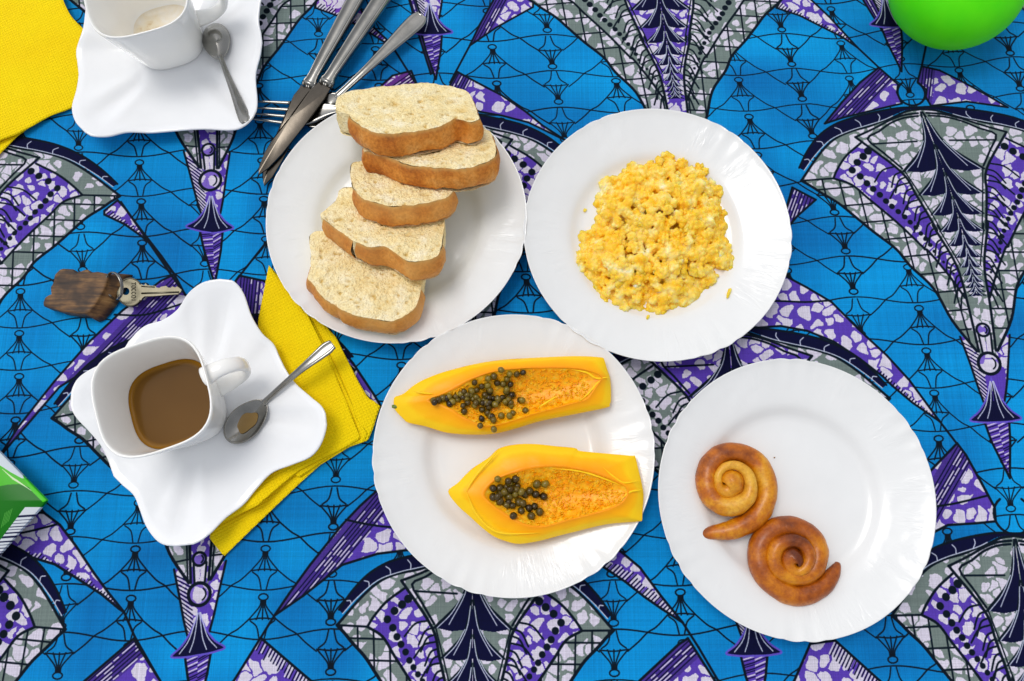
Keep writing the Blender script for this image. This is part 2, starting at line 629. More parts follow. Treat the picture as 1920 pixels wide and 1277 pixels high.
# ---- the fans.  One half drawn in coordinates (side a, along b); each fan stretches it between its apex, corner and foot
A0, C0, B0 = (1727, 203), (1488, 341), (1870, 789)
_axy = [203, 279, 337, 387, 424, 457, 560, 635, 691, 760, 789, 900]
_axx = [1727, 1760, 1783, 1804, 1818, 1828, 1842, 1858, 1861, 1868, 1870, 1873]
BC = (341 - 203) / 586.0
HALF = 1785 - 1488.0


def ab(px, py): return np.array([(np.interp(py, _axy, _axx) - px) / HALF, (py - 203) / 586.0])
def z4(*L): return [ab(1480 + x / 4.257, 180 + y / 4.257) for x, y in L]
def zL(*L): return [ab(1620 + x / 3.193, 440 + y / 3.193) for x, y in L]


f_edge = z4((1050, 100), (930, 115), (820, 160), (700, 200), (590, 240), (430, 280), (290, 345), (170, 470), (30, 690))
f_edge[0][0] = 0
f_low = z4((30, 690), (130, 745), (220, 800), (380, 890), (530, 1000), (700, 1130), (890, 1277)) + zL((300, 230), (440, 370), (560, 560), (700, 735))
f_pan_top = z4((310, 680), (340, 600), (410, 490), (530, 385))
f_pan_low = z4((310, 680), (480, 740), (640, 860), (800, 980), (960, 1110), (1130, 1277)) + zL((430, 150), (540, 290), (640, 430))
f_spl = z4((480, 330), (900, 640), (1060, 850), (1250, 1130)) + zL((470, 0), (600, 240), (660, 480), (712, 735))
f_spt = z4((1030, 135), (900, 150), (780, 190), (640, 260), (480, 330))
f_in = z4((1030, 160), (900, 175), (780, 220), (690, 285), (590, 350), (740, 475), (910, 615))
f_band_o = z4((1050, 82), (930, 80), (800, 88), (600, 120), (430, 160), (280, 215), (150, 310), (60, 440), (0, 580))
f_band_i = z4((45, 605), (130, 480), (260, 345), (430, 270), (590, 225), (740, 180), (900, 110), (1040, 92))
f_band_o[0][0] = 0; f_band_i[-1][0] = 0
f_dots = z4((600, 455), (560, 500), (510, 550), (470, 615), (545, 670), (610, 730), (670, 780), (735, 830), (795, 885), (850, 930), (910, 975), (970, 1020), (1020, 1065), (1070, 1110), (1115, 1160), (1155, 1200), (1190, 1255)) \
    + zL((415, 75), (440, 110), (465, 150), (490, 182), (518, 215), (548, 250), (575, 285))
f_strip = zL((605, 650), (650, 800), (690, 920), (725, 1010))
f_bell = zL((780, 884), (766, 938), (738, 1005), (696, 1062), (640, 1105), (690, 1118), (740, 1122), (800, 1122))
f_ring = ab(1861, 692); f_ring2 = ab(1856, 633)
f_neck = zL((722, 640), (735, 740))


def fan(A, Cl, Cr, B, kind, bow=0.0, halves=(0, 1)):
    A, B = np.array(A, float), np.array(B, float)
    inner_bg, side_bg = (GREY, PURPLE) if kind == 'A' else (PURPLE, GREY)
    size = np.linalg.norm(B - A) / 290.0
    Q = A + BC * (B - A)
    def mk(C):
        lat_ = (np.array(C, float) - Q) / ((np.interp(341, _axy, _axx) - 1488) / HALF)
        bow_v = -lat_ / np.linalg.norm(lat_)
        sgn = 1 if lat_[0] < 0 else -1
        def T(p): return A + p[1] * (B - A) + p[0] * lat_ + np.array([1.0, .25]) * bow * 4 * max(0, p[1]) * max(0, 1 - p[1])
        return T
    for hi, C in enumerate((Cl, Cr)):
        if hi not in halves: continue
        T = mk(C)
        def M(L, n=5): return smooth([T(p) for p in L], n)
        ax = [np.array([0, t]) for t in np.linspace(1.0, 0, 20)]
        AX = [T(p) for p in ax]
        # spike and strip
        spk = [T(p) for p in [np.array([.085, 1.0]), np.array([.0, 1.165])]]
        mkk = cv.fill([T(np.array([0, .98])), T(np.array([.088, .98])), T(np.array([.06, 1.06])), T(np.array([0, 1.165]))], PURPLE)
        if mkk:
            for t in np.linspace(.97, 1.17, 13):
                o = .06 if hi else -.02
                cv.stroke([T(np.array([.14 if hi == 0 else -.02, t + (0.02 if hi == 0 else 0)])), T(np.array([-.02 if hi == 0 else .14, t - (0 if hi == 0 else .03)]))], 1.0, PALE if rng.random() < .75 else NAVY, mkk)
                cv.stroke([T(np.array([.14 if hi == 0 else -.02, t + (.026 if hi == 0 else .006)])), T(np.array([-.02 if hi == 0 else .14, t + (.006 if hi == 0 else -.024)]))], .8, NAVY, mkk)
        cv.stroke([T(np.array([.088, .98])), T(np.array([.06, 1.06])), T(np.array([0, 1.165]))], 2.0, LINE)
        st = M(f_strip)
        axs = [T(np.array([0, 1.0])), T(np.array([0, f_strip[0][1]]))]
        mkk = cv.fill(st + axs, blobs(PURPLE, scale=.8))
        if mkk and hi == 0:
            for t in np.linspace(f_strip[0][1] + .01, f_strip[-1][1], 15):
                a = np.interp(t, [p[1] for p in f_strip], [p[0] for p in f_strip])
                cv.stroke([T(np.array([a, t])), T(np.array([a * .35, t + .03]))], 1.0, PALE, mkk)
                cv.stroke([T(np.array([a, t + .006])), T(np.array([a * .35, t + .036]))], 1.0, NAVY, mkk)
        cv.stroke(st, 1.9, LINE)
        # body
        edge, low = M(f_edge), M(f_low)
        cv.fill(edge + low + [T(f_ring)] + [T(np.array([0, t])) for t in np.linspace(.8, 0, 8)], blobs(GREY, scale=size))
        # lattice between outline and panel
        strip = low + M(f_pan_low)[::-1]
        mkk = cv.mask(strip + [edge[-1]])
        if mkk:
            for t in np.arange(.22, .86, .060):
                cv.stroke([T(np.array([1.3, t])), T(np.array([-.1, t - .035]))], 1.5, LINE, mkk)
            for a in np.arange(-.02, 1.0, .118):
                cv.stroke([T(np.array([a + .05, .2])), T(np.array([a - .035, .9]))], 1.5, LINE, mkk)
        # side panel
        pan = M(f_pan_top)[::-1] + M(f_pan_low)
        spl = M(f_spl)
        cv.fill(pan + [q for q in spl[::-1] if True], blobs(side_bg, scale=size * .9))
        # spine panel
        cv.fill(M(f_spt) + spl + [T(f_ring)] + [T(np.array([0, t])) for t in np.linspace(.82, .02, 10)], blobs(inner_bg, scale=size * .9))
        # combs from the spine line into the panel
        sp = np.array([p for p in f_spl])
        kk = 0
        for t in np.arange(.2, .62, .019):
            a = np.interp(t, sp[:, 1], sp[:, 0])
            l = (.17 if kk % 3 == 0 else .10) * (1 - (t - .2) / .75)
            cv.stroke(smooth([T(np.array([a, t])), T(np.array([a + l * .55, t + .012])), T(np.array([a + l, t + .05]))], 4), 1.5, LINE)
            kk += 1
        for i, p in enumerate(f_dots):
            cv.dot(T(p), (3.6 - 2.6 * i / len(f_dots)) * size, LINE)
        cv.stroke(M(f_pan_top), 2.0, LINE); cv.stroke(M(f_pan_low), 2.1, LINE)
        cv.stroke([edge[-1], T(f_pan_top[0])], 1.7, LINE)
        # double frame at the top of the spine panel
        cv.stroke(M(f_spt), 2.0, LINE); cv.stroke(M(f_in, 3), 1.9, LINE)
        cv.stroke([T(z4((640, 395))[0]), T(z4((1030, 385))[0])], 1.6, LINE)
        # tiers of navy skirts
        t0, Hh = .012, .205
        tiers = []
        while t0 < .66 and Hh > .022:
            tiers.append((t0, Hh)); t0 += Hh * .575; Hh *= .825
        for (tt, hh) in tiers:
            b1 = tt + hh
            aw = max(np.interp(b1, sp[:, 1], sp[:, 0]) - .02, .012)
            pts = [np.array([0.006, tt]), np.array([aw * .13, tt + hh * .30]), np.array([aw * .35, tt + hh * .62]), np.array([aw, b1]), np.array([aw * .55, b1 + hh * .03]), np.array([0, b1 - hh * .03])]
            cur = M(pts[:4], 5)
            cv.fill(cur + [T(pts[4]), T(pts[5])], NAVY)
            cv.stroke(cur, 1.7 * max(.5, hh / .17), LINE)
            lw_ = .75 if hh > .06 else .6
            cv.stroke(M([np.array([aw * .06, tt + hh * .1]), np.array([aw * .2, tt + hh * .5]), np.array([aw * .62, b1 - hh * .06])], 5), lw_, WHITE_LN)
            if hh > .04:
                cv.stroke(M([np.array([aw * .25, tt + hh * .5]), np.array([aw * .55, tt + hh * .78]), np.array([aw * .93, b1 - hh * .0])], 5), lw_, WHITE_LN)
        # inner parallel of the spine line, outlines
        cv.stroke(M([p - np.array([.028, 0]) for p in f_spl[1:6]], 4), 1.2, LINE)
        cv.stroke(spl, 2.3, LINE); cv.stroke(edge, 2.2, LINE); cv.stroke(low, 2.5, LINE)
        # navy band with white stitching
        bo, bi = M(f_band_o), M(f_band_i)
        cv.fill(bo + bi, NAVY)
        cv.stroke(bo, 1.8, LINE)
        cv.stroke(bi[:28], .8, WHITE_LN)
        for q in range(3, 28, 5):
            p = bi[q]; o_ = bo[len(bo) - 1 - int(q * 1.18)]
            cv.stroke(smooth([p, p + (o_ - p) * .4 + (bi[q + 1] - p) * .3, p + (o_ - p) * .75 - (bi[q + 1] - p) * .3], 3), .8, WHITE_LN)
        # bell
        be = M(f_bell)
        cv.fill(be + [T(np.array([0, 1.0])), T(np.array([0, f_bell[0][1]]))], NAVY)
        cv.stroke(be, 1.5, rgb(96, 80, 190)); 
        for e in (.25, .55):
            cv.stroke(M([np.array([e * .02, f_bell[0][1] + .01]), np.array([e * .1, .955]), np.array([e * .21, .992])], 4), .8, WHITE_LN)
        # neck
        cv.fill(M(f_neck, 2) + [T(f_ring), T(f_ring2)], PALE)
        cv.stroke(M(f_neck, 2), 1.9, LINE)
    # rings on the axis
    T = mk(Cl)
    for p, r, w_ in ((f_ring2, 5.6, 2.0), (f_ring, 9.3, 2.6)):
        c = T(p); r = r * size
        cir = [c + r * np.array([math.cos(a), math.sin(a)]) for a in np.linspace(0, 2 * math.pi, 28, endpoint=False)]
        cv.fill(cir, blobs(rgb(120, 96, 190), scale=1.3)); cv.stroke(cir, w_, LINE, closed=True)
        cv.stroke([c + r * .6 * np.array([math.cos(a), math.sin(a)]) for a in np.linspace(-1.0, 1.0, 10)], 1.3, LINE)


def auto_fan(cx, cy, kind, hw=120.0):
    """a fan elsewhere in the repeat: foot of the bell at lattice place (cx, cy)"""
    B = lat(cx, cy); A = lat(cx, cy + 292)
    Q = A + BC * (B - A)
    fan(A, Q + np.array([-hw, 3]), Q + np.array([hw, 3]), B, kind)


def foot(col, row): return 415 + col * 222.0, 74 + (0 if col % 2 == 0 else -191) + row * 382.0


_seen = {(0, 0), (0, -1), (-1, 0), (-1, 1), (-2, -1), (-2, 0), (-3, 1), (-3, 0), (-4, 0), (-4, -1)}
for col in range(-6, 3):
    for row in range(-2, 3):
        if (col, row) in _seen: continue
        cx, cy = foot(col, row)
        if cy > 860 or cy < -860: continue
        auto_fan(cx, cy, 'A' if col % 2 == 0 else 'B')

def wm(px, py): return atmm(px, py)
def mirror(A, B, Cn):
    A, B, Cn = map(lambda v: np.array(v, float), (A, B, Cn))
    return 2 * (A + BC * (B - A)) - Cn

# upper row
B_ = wm(1290, 372); A_ = lat(foot(-1, 1)[0], 565)
fan(A_, wm(985, -8), wm(1478, -15), wm(1300, 385), 'B')
fan(lat(foot(-3, 1)[0], 560), wm(105, -25), wm(602, -12), wm(397, 434), 'B')
# middle row
A_, B_, C_ = wm(-95, 250), wm(-85, 785), wm(222, 366); fan(A_, mirror(A_, B_, C_), C_, B_, 'A')
A_, B_ = wm(812, 212), wm(893, 785); fan(A_, wm(548, 372), wm(1098, 336), B_, 'A')
A_, B_, C_ = wm(1727, 203), wm(1870, 789), wm(1488, 341); fan(A_, C_, mirror(A_, B_, C_), B_, 'A', bow=11)
# lower row of the other columns
A_, B_, C_ = wm(385, 600), wm(369, 1227), wm(97, 783); fan(A_, C_, mirror(A_, B_, C_), B_, 'B')
A_, B_, C_ = wm(1366, 618), wm(1414, 1228), wm(1668, 746); fan(A_, mirror(A_, B_, C_), C_, B_, 'B')
# bottom row
y_ = -298.0
A_, B_, C_ = wm(-112, 1000), lat(foot(-4, -1)[0], y_ - 6), wm(118, 1180); fan(A_, mirror(A_, B_, C_), C_, B_, 'A')
A_, B_ = wm(885, 1042), lat(foot(-2, -1)[0], y_); fan(A_, wm(632, 1172), wm(1149, 1182), B_, 'A')
A_, B_, C_ = wm(1905, 1005), lat(foot(0, -1)[0], y_), wm(1675, 1154); fan(A_, C_, mirror(A_, B_, C_), B_, 'A')

# thread: fine uneven darkening of warp and weft
cv.C *= (1 + .025 * rng.standard_normal((cv.h, 1)) + .025 * rng.standard_normal((1, cv.w)) + .02 * rng.standard_normal((cv.h, cv.w)))[..., None].astype(np.float32)
np.clip(cv.C, 0, 1, out=cv.C)
img_cloth = cv.image("cotton_print")
CVX = (cv.x0 / 1000, cv.y0 / 1000, cv.w * cv.res / 1000, cv.h * cv.res / 1000)
del cv.C

m_cloth, nt, b = new_mat("printed_cotton")
tx = nd(nt, 'ShaderNodeTexImage', interpolation='Linear', extension='REPEAT')
tx.image = img_cloth
nt.links.new(tx.outputs[0], b.inputs['Base Color'])
b.inputs['Roughness'].default_value = .78
b.inputs['Specular IOR Level'].default_value = .1
tc = nd(nt, 'ShaderNodeTexCoord')
wv1 = nd(nt, 'ShaderNodeTexWave', Scale=420.0, Distortion=1.0, bands_direction='X')
wv2 = nd(nt, 'ShaderNodeTexWave', Scale=420.0, Distortion=1.0, bands_direction='Y')
nt.links.new(tc.outputs['Object'], wv1.inputs[0]); nt.links.new(tc.outputs['Object'], wv2.inputs[0])
ad = nd(nt, 'ShaderNodeMath', operation='ADD')
nt.links.new(wv1.outputs['Fac'], ad.inputs[0]); nt.links.new(wv2.outputs['Fac'], ad.inputs[1])
bw = add_bump(nt, b, obj_noise(nt, 9, 3, stretch=(1, 1.6, 1)), .010, .5)
add_bump(nt, b, ad.outputs[0], .00008, .5, bw)


def cloth_z(x, y):
    v = noise.noise((x * 5.0, y * 5.0, 1.3)) * .0016 + noise.noise((x * 14.0, y * 11.0, 4.0)) * .0004
    # a soft pressed crease by the egg plate
    a, c = at(1478, 105), at(1545, 235)
    d = Vector((c.x - a.x, c.y - a.y)); p = Vector((x - a.x, y - a.y))
    t = max(0, min(1, p.dot(d) / d.dot(d)))
    q = (p - d * t).length
    v += .0016 * math.exp(-(q / .006) ** 2) * math.sin(math.pi * min(1, max(0.02, t)))
    return v - .0016


NX, NY = 300, 240
xs = np.linspace(-.86, .86, NX); ys = np.linspace(-.50, .88, NY)
V, UV = [], []
drop = .16
gx = np.concatenate([[-.86 - .006, -.86 - .004], xs, [.86 + .004, .86 + .006]])
gy = np.concatenate([[-.50 - .006, -.50 - .004], ys, [.88 + .004, .88 + .006]])
for i, x in enumerate(gx):
    for j, y in enumerate(gy):
        ex = 2 - i if i < 2 else (i - NX - 1 if i >= NX + 2 else 0)
        ey = 2 - j if j < 2 else (j - NY - 1 if j >= NY + 2 else 0)
        e = max(ex, ey)
        z = cloth_z(x, y) - (0 if e == 0 else (.006 if e == 1 else drop))
        V.append((x, y, z))
        du = (x - CVX[0]) / CVX[2]; dv = (y - CVX[1]) / CVX[3]
        if e == 2: du, dv = du + (.09 if i >= NX else -.09 if i < 2 else 0), dv + (.11 if j >= NY else -.11 if j < 2 else 0)
        UV.append((du, dv))
cloth = mesh_obj("tablecloth", V, grid_faces(len(gx), len(gy)), m_cloth, uvs=UV)
tag(cloth, "blue cotton tablecloth printed with purple and grey fans and a net of tassels", "tablecloth")

m_top = noise_mat("table_wood", [(.3, (96, 66, 40)), (.7, (128, 92, 58))], 6, .6, stretch=(1, 8, 1))
tv = [np.array([(x * k, .19 + (y - .19) * k, z) for x, y in ((-.852, -.492), (.852, -.492), (.852, .872), (-.852, .872))]) for k, z in ((.997, -.012), (1.0, -.015), (1.0, -.040), (.997, -.043))]
V, F = ring_stack(tv)
tag(mesh_obj("tabletop", V, F, m_top, smooth_shade=False), kind="structure")
# ------------------------------------------------------------------ materials of the table things
def porcelain(name, col=(232, 233, 232), rough=.12, feather=False):
    m, nt, b = new_mat(name)
    f = obj_noise(nt, 30, 3)
    nt.links.new(ramp(nt, f, [(.3, tuple(c - 4 for c in col)), (.7, col)]), b.inputs['Base Color'])
    b.inputs['Roughness'].default_value = rough
    b.inputs['Specular IOR Level'].default_value = .5
    b.inputs['Coat Weight'].default_value = .25
    b.inputs['Coat Roughness'].default_value = .05
    if feather:
        # pressed feather relief: streaks running out along the rim (UV: around, outwards)
        uv = nt.nodes.new('ShaderNodeUVMap')
        mp = nd(nt, 'ShaderNodeMapping'); mp.inputs['Scale'].default_value = (60, 5, 1)
        nt.links.new(uv.outputs[0], mp.inputs[0])
        n1 = nd(nt, 'ShaderNodeTexNoise', Scale=1.0, Detail=3.0, Roughness=.6, Distortion=.8)
        nt.links.new(mp.outputs[0], n1.inputs['Vector'])
        at_ = nd(nt, 'ShaderNodeAttribute', attribute_name='rim')
        mu = nd(nt, 'ShaderNodeMath', operation='MULTIPLY')
        pn = obj_noise(nt, 26, 2)
        pr_ = ramp(nt, pn, [(.46, (0, 0, 0)), (.62, (255, 255, 255))])
        m2 = nd(nt, 'ShaderNodeMath', operation='MULTIPLY')
        nt.links.new(n1.outputs['Fac'], m2.inputs[0]); nt.links.new(pr_, m2.inputs[1])
        nt.links.new(m2.outputs[0], mu.inputs[0]); nt.links.new(at_.outputs['Fac'], mu.inputs[1])
        add_bump(nt, b, mu.outputs[0], .0011, .5)
    else:
        h = obj_noise(nt, 55, 2)
        add_bump(nt, b, h, .0006, .35)
    return m


m_plate = porcelain("white_opal_glass", (236, 237, 236), .14, True)
m_saucer = porcelain("white_porcelain_saucer", (246, 247, 248), .10)
m_cup = porcelain("white_porcelain_cup", (251, 250, 246), .10)


def steel(name, col=(168, 166, 160), rough=.16, scratch=.00006):
    m, nt, b = new_mat(name)
    f = obj_noise(nt, 60, 4)
    nt.links.new(ramp(nt, f, [(.3, tuple(int(c * .86) for c in col)), (.7, col)]), b.inputs['Base Color'])
    b.inputs['Metallic'].default_value = 1.0
    b.inputs['Roughness'].default_value = rough
    h = obj_noise(nt, 260, 2)
    add_bump(nt, b, h, scratch, .6)
    return m


m_steel = steel("polished_steel", (158, 156, 151))
m_blade = steel("dark_reflection_steel", (104, 97, 88), .24)  # darker, browner base colour stands in for dark overhead reflections in the blades
m_brass = steel("nickel_brass", (104, 100, 86), .36, .0001)

# ------------------------------------------------------------------ plates
def fit_circle(L, z):
    P = np.array([tuple(at(x, y, z))[:2] for x, y in L])
    A = np.c_[2 * P, np.ones(len(P))]
    s = np.linalg.lstsq(A, (P ** 2).sum(1), rcond=None)[0]
    return s[0], s[1], math.sqrt(s[2] + s[0] ** 2 + s[1] ** 2)


PROF = [(0, 3.0), (.25, 3.0), (.45, 3.0), (.545, 3.15), (.58, 3.8), (.61, 5.4), (.635, 7.6), (.66, 9.4), (.69, 10.6), (.73, 11.7), (.78, 13.0),
        (.83, 14.4), (.88, 15.8), (.92, 17.1), (.95, 18.1), (.975, 19.2), (.988, 20.0), (.996, 20.6), (1.0, 20.5), (1.001, 20.0), (.996, 19.4),
        (.97, 17.6), (.88, 13.6), (.78, 10.8), (.70, 8.4), (.63, 4.4), (.59, 1.2), (.575, .2), (.555, .2), (.545, 1.2), (.3, 1.3), (0, 1.3)]


def plate_z(rr):
    """height of the upper face (m) at fraction rr of the radius"""
    top = PROF[:18]
    return np.interp(rr, [p[0] for p in top], [p[1] for p in top]) / 1000


PLATES = {}


def make_plate(key, pts, label, phase, nlobes=6):
    cx, cy, R = fit_circle(pts, .0205)
    PLATES[key] = (cx, cy, R)
    NT = 432
    th = np.linspace(0, 2 * math.pi, NT, endpoint=False)
    # six groups of small scallops round the edge, smooth arcs between
    g = np.cos(nlobes * (th - phase)); grp = np.clip((g - .15) / .85, 0, 1) ** .8
    sc = grp * np.abs(np.sin(nlobes * 3.5 * (th - phase))) * .011 - .004 * grp
    und = grp * np.cos(nlobes * 7 * (th - phase))
    V, UV, RM = [], [], []
    for k, (r, z) in enumerate(PROF):
        w = max(0, (r - .70) / .30) ** 2
        rim = max(0, min(1, (r - .68) / .06)) * max(0, min(1, (1.0 - r) / .02)) if k < 18 else 0
        for i, t in enumerate(th):
            rad = R * r * (1 + sc[i] * w)
            V.append((cx + rad * math.cos(t), cy + rad * math.sin(t), (z + .28 * und[i] * w) / 1000))
            UV.append((abs(((t - phase) / math.pi) % 2 - 1), r))
            RM.append(rim)
    n = len(PROF)
    V = np.array(V)
    F = []
    for k in range(n - 1):
        for i in range(NT):
            j = (i + 1) % NT
            if k == 0: continue
            F.append((k * NT + i, k * NT + j, (k + 1) * NT + j, (k + 1) * NT + i))
    V = V.tolist()
    for k, zz in ((1, 3.0), (n - 2, 1.3)):
        V.append((cx, cy, zz / 1000)); UV.append((0, 0)); RM.append(0)
        c = len(V) - 1
        for i in range(NT):
            F.append((c, k * NT + i, k * NT + (i + 1) % NT))
    # drop the unused first and last rings
    keep = list(range(NT, (n - 1) * NT)) + [len(V) - 2, len(V) - 1]
    mp = {o: i for i, o in enumerate(keep)}
    F = [tuple(mp[a] for a in f) for f in F if all(a in mp for a in f)]
    o = mesh_obj("plate", [V[a] for a in keep], F, m_plate, uvs=[UV[a] for a in keep], attrs={'rim': [RM[a] for a in keep]}, loc=(cx, cy, 0))
    tag(o, label, "plate", "white scalloped plates on the tablecloth")
    return o


make_plate('bread', [(498,430),(520,330),(560,262),(985,370),(970,480),(930,560),(870,610),(720,643),(620,615),(540,545)],
           "white scalloped plate under the five slices of bread", 2.9)
make_plate('egg', [(983,400),(1000,500),(1060,600),(1170,672),(1260,683),(1350,660),(1440,580),(1476,450),(1450,340),(1380,250),(1280,207),(1200,201),(1100,235),(1020,310)],
           "white scalloped plate under the scrambled eggs", .95)
make_plate('papaya', [(698,860),(720,970),(800,1065),(900,1112),(960,1120),(1080,1095),(1180,1010),(1230,880),(1215,780),(1150,675),(1050,605),(960,587),(860,605),(760,690),(715,780)],
           "white scalloped plate under the two papaya slices", 2.25)
make_plate('roll', [(1235,910),(1260,1040),(1340,1145),(1440,1195),(1530,1207),(1640,1170),(1720,1060),(1749,950),(1725,830),(1650,725),(1560,680),(1480,672),(1380,700),(1280,790)],
           "white scalloped plate under the two brown spiral rolls", .5)


def on_plate(key, x, y):
    cx, cy, R = PLATES[key]
    return float(plate_z(math.hypot(x - cx, y - cy) / R))


# ------------------------------------------------------------------ saucers and cups
def make_saucer(outline, zc, cxy, ridge, label):
    """outline: [(px,py,lift_mm)] in order; wavy square saucer with raised corners"""
    pts = smooth([(*tuple(at(x, y, .004 + l / 1000))[:2], l) for x, y, l in outline], 6, True)
    P = resample(pts, 288)
    c = np.array(cxy)
    ang = np.arctan2(P[:, 1] - c[1], P[:, 0] - c[0])
    ts = [.0, .15, .3, .36, .40, .46, .54, .62, .70, .78, .86, .92, .96, .985, 1.0]
    top, bot = [], []
    for t in ts[1:]:
        q = max(0, (t - .36) / .64)
        xy = c + (P[:, :2] - c) * t
        rdg = ridge(ang) * math.sin(math.pi * min(1, q * 1.05)) * (q > 0)
        z = 4.2 + P[:, 2] * (q ** 1.45) - .9 * (q > .97) + rdg
        top.append(np.c_[xy, z / 1000])
        bot.append(np.c_[xy * 1.0, np.maximum(z - (2.6 if t > .4 else 3.0), .6) / 1000])
    edge = np.c_[c + (P[:, :2] - c) * 1.006, top[-1][:, 2] - .0012]
    rings = top + [edge] + bot[::-1]
    V, F = ring_stack(rings)
    o = mesh_obj("saucer", V, F, m_saucer, loc=(c[0], c[1], 0))
    return tag(o, label, "saucer", "wavy square saucers under the cups")


def superring(cx, cy, h, z, rot, e=3.0, n=72):
    a = np.linspace(0, 2 * math.pi, n, endpoint=False)
    ca, sa = np.cos(a), np.sin(a)
    r = (np.abs(ca) ** e + np.abs(sa) ** e) ** (-1 / e) * h
    x, y = r * ca, r * sa
    return np.c_[cx + x * math.cos(rot) - y * math.sin(rot), cy + x * math.sin(rot) + y * math.cos(rot), np.full(n, z)]


def make_cup(cx, cy, rot, label, z0=.0045, H=.072, top=.0440, hang=0.0, hz=(.058, .020)):
    root = thing("coffee_cup", label, "cup", (cx, cy, z0), "square white cups on the saucers")
    outp = [(.70, 0), (.72, .0005), (.735, .003), (.76, .010), (.80, .022), (.86, .036), (.93, .052), (.98, .066), (.995, .0705), (.992, .0718), (.975, .0722), (.957, .0716), (.945, .070)]
    inp = [(.93, .066), (.88, .052), (.81, .036), (.745, .022), (.69, .012), (.64, .0075), (.5, .006), (.25, .0057)]
    rings = []
    for f, z in outp + inp:
        e = 2.7 + .5 * min(1, z / .07)
        rings.append(superring(cx, cy, top * f, z0 + z * H / .0722, rot, e))
    V, F = ring_stack(rings)
    mesh_obj("cup_body", V, F, m_cup, root)
    d = Vector((math.cos(rot + hang), math.sin(rot + hang), 0))
    prof = [(.0385, hz[0] + .001), (.047, hz[0] + .004), (.057, hz[0] + .003), (.0645, hz[0] - .004), (.0665, hz[0] - .015), (.063, hz[0] - .027), (.055, hz[0] - .035), (.045, hz[0] - .039), (.0345, hz[0] - .0395)]
    path = smooth([(cx + d.x * r, cy + d.y * r, z0 + z) for r, z in prof], 5)
    side = d.cross(Vector((0, 0, 1)))
    n = len(path)
    rings = []
    P = [Vector(p) for p in path]
    for i, p in enumerate(P):
        t = (P[min(i + 1, n - 1)] - P[max(i - 1, 0)]).normalized()
        nn = t.cross(side).normalized()
        u = i / (n - 1)
        w_ = .0062 + .0022 * (2 * abs(u - .5)) ** 3
        th_ = .0033 + .0016 * (2 * abs(u - .5)) ** 3
        rings.append(np.array([tuple(p + side * (w_ * math.copysign(abs(math.cos(a)) ** .8, math.cos(a))) + nn * (th_ * math.sin(a))) for a in np.linspace(0, 2 * math.pi, 16, endpoint=False)]))
    V, F = ring_stack(rings)
    mesh_obj("handle", V, F, m_cup, root)
    return root


S1 = [(410,523,27),(436,527,27),(455,550,24),(470,592,20),(490,625,17),(512,646,14),(527,680,13),(550,716,15),(580,743,19),(603,764,24),(611,792,25),(601,830,23),
      (580,856,20),(545,871,16),(508,886,13),(480,915,12),(455,945,14),(422,970,18),(392,1000,23),(365,1018,25),(335,1023,25),(300,1018,24),(275,990,21),(261,955,17),(248,926,14),
      (215,897,13),(204,868,13),(188,835,15),(163,805,19),(140,780,22),(130,752,23),(138,720,22),(156,700,19),(190,681,15),(228,657,13),(246,632,12),(272,610,13),(303,600,15),(332,580,19),(352,550,23),(378,530,26)]
c1 = at(367, 770, .004)
def ridge1(a):
    k = np.zeros_like(a)
    for corner in (at(425, 523, .03), at(610, 790, .03), at(335, 1023, .03), at(130, 752, .03)):
        d = np.angle(np.exp(1j * (a - math.atan2(corner.y - c1.y, corner.x - c1.x))))
        k += 2.3 * np.exp(-((d - .16) / .10) ** 2) - 2.0 * np.exp(-(d / .09) ** 2) + 1.9 * np.exp(-((d + .17) / .10) ** 2)
    return k
make_saucer(S1, .004, (c1.x, c1.y), ridge1, "wavy square white saucer under the cup that holds coffee")

S2 = [(155,52,18),(142,95,14),(147,130,13),(143,165,15),(134,200,21),(140,225,24),(153,240,25),(168,252,25),(200,254,22),(238,246,17),(282,247,13),(330,243,12),(380,240,14),(430,242,18),(455,235,23),
      (475,215,25),(481,190,23),(478,140,16),(487,100,13),(490,72,13),(484,40,14),(487,5,17),(496,-40,22),(490,-75,25),(465,-92,25),(430,-92,20),(390,-82,14),(340,-86,12),(290,-80,14),(240,-84,18),(205,-92,24),
      (175,-82,25),(162,-55,23),(166,-20,17),(160,15,15)]
c2 = at(325, 82, .004)
def ridge2(a):
    k = np.zeros_like(a)
    for corner in (at(145, 238, .03), at(476, 218, .03), at(490, -80, .03), at(170, -80, .03)):
        d = np.angle(np.exp(1j * (a - math.atan2(corner.y - c2.y, corner.x - c2.x))))
        k += 2.3 * np.exp(-((d - .16) / .10) ** 2) - 2.0 * np.exp(-(d / .09) ** 2) + 1.9 * np.exp(-((d + .17) / .10) ** 2)
    return k
make_saucer(S2, .004, (c2.x, c2.y), ridge2, "wavy square white saucer beside the yellow napkin at the top left corner")

ctop = at(283, 742, .0765)
ROT1 = math.radians(19)
make_cup(ctop.x, ctop.y, ROT1, "square white cup holding milky coffee", hang=math.radians(7))
ctop2 = at(252, -20, .0765)
ROT2 = math.radians(17)
make_cup(ctop2.x, ctop2.y, ROT2, "square white cup emptied of its coffee, at the top left", hang=math.radians(-2))

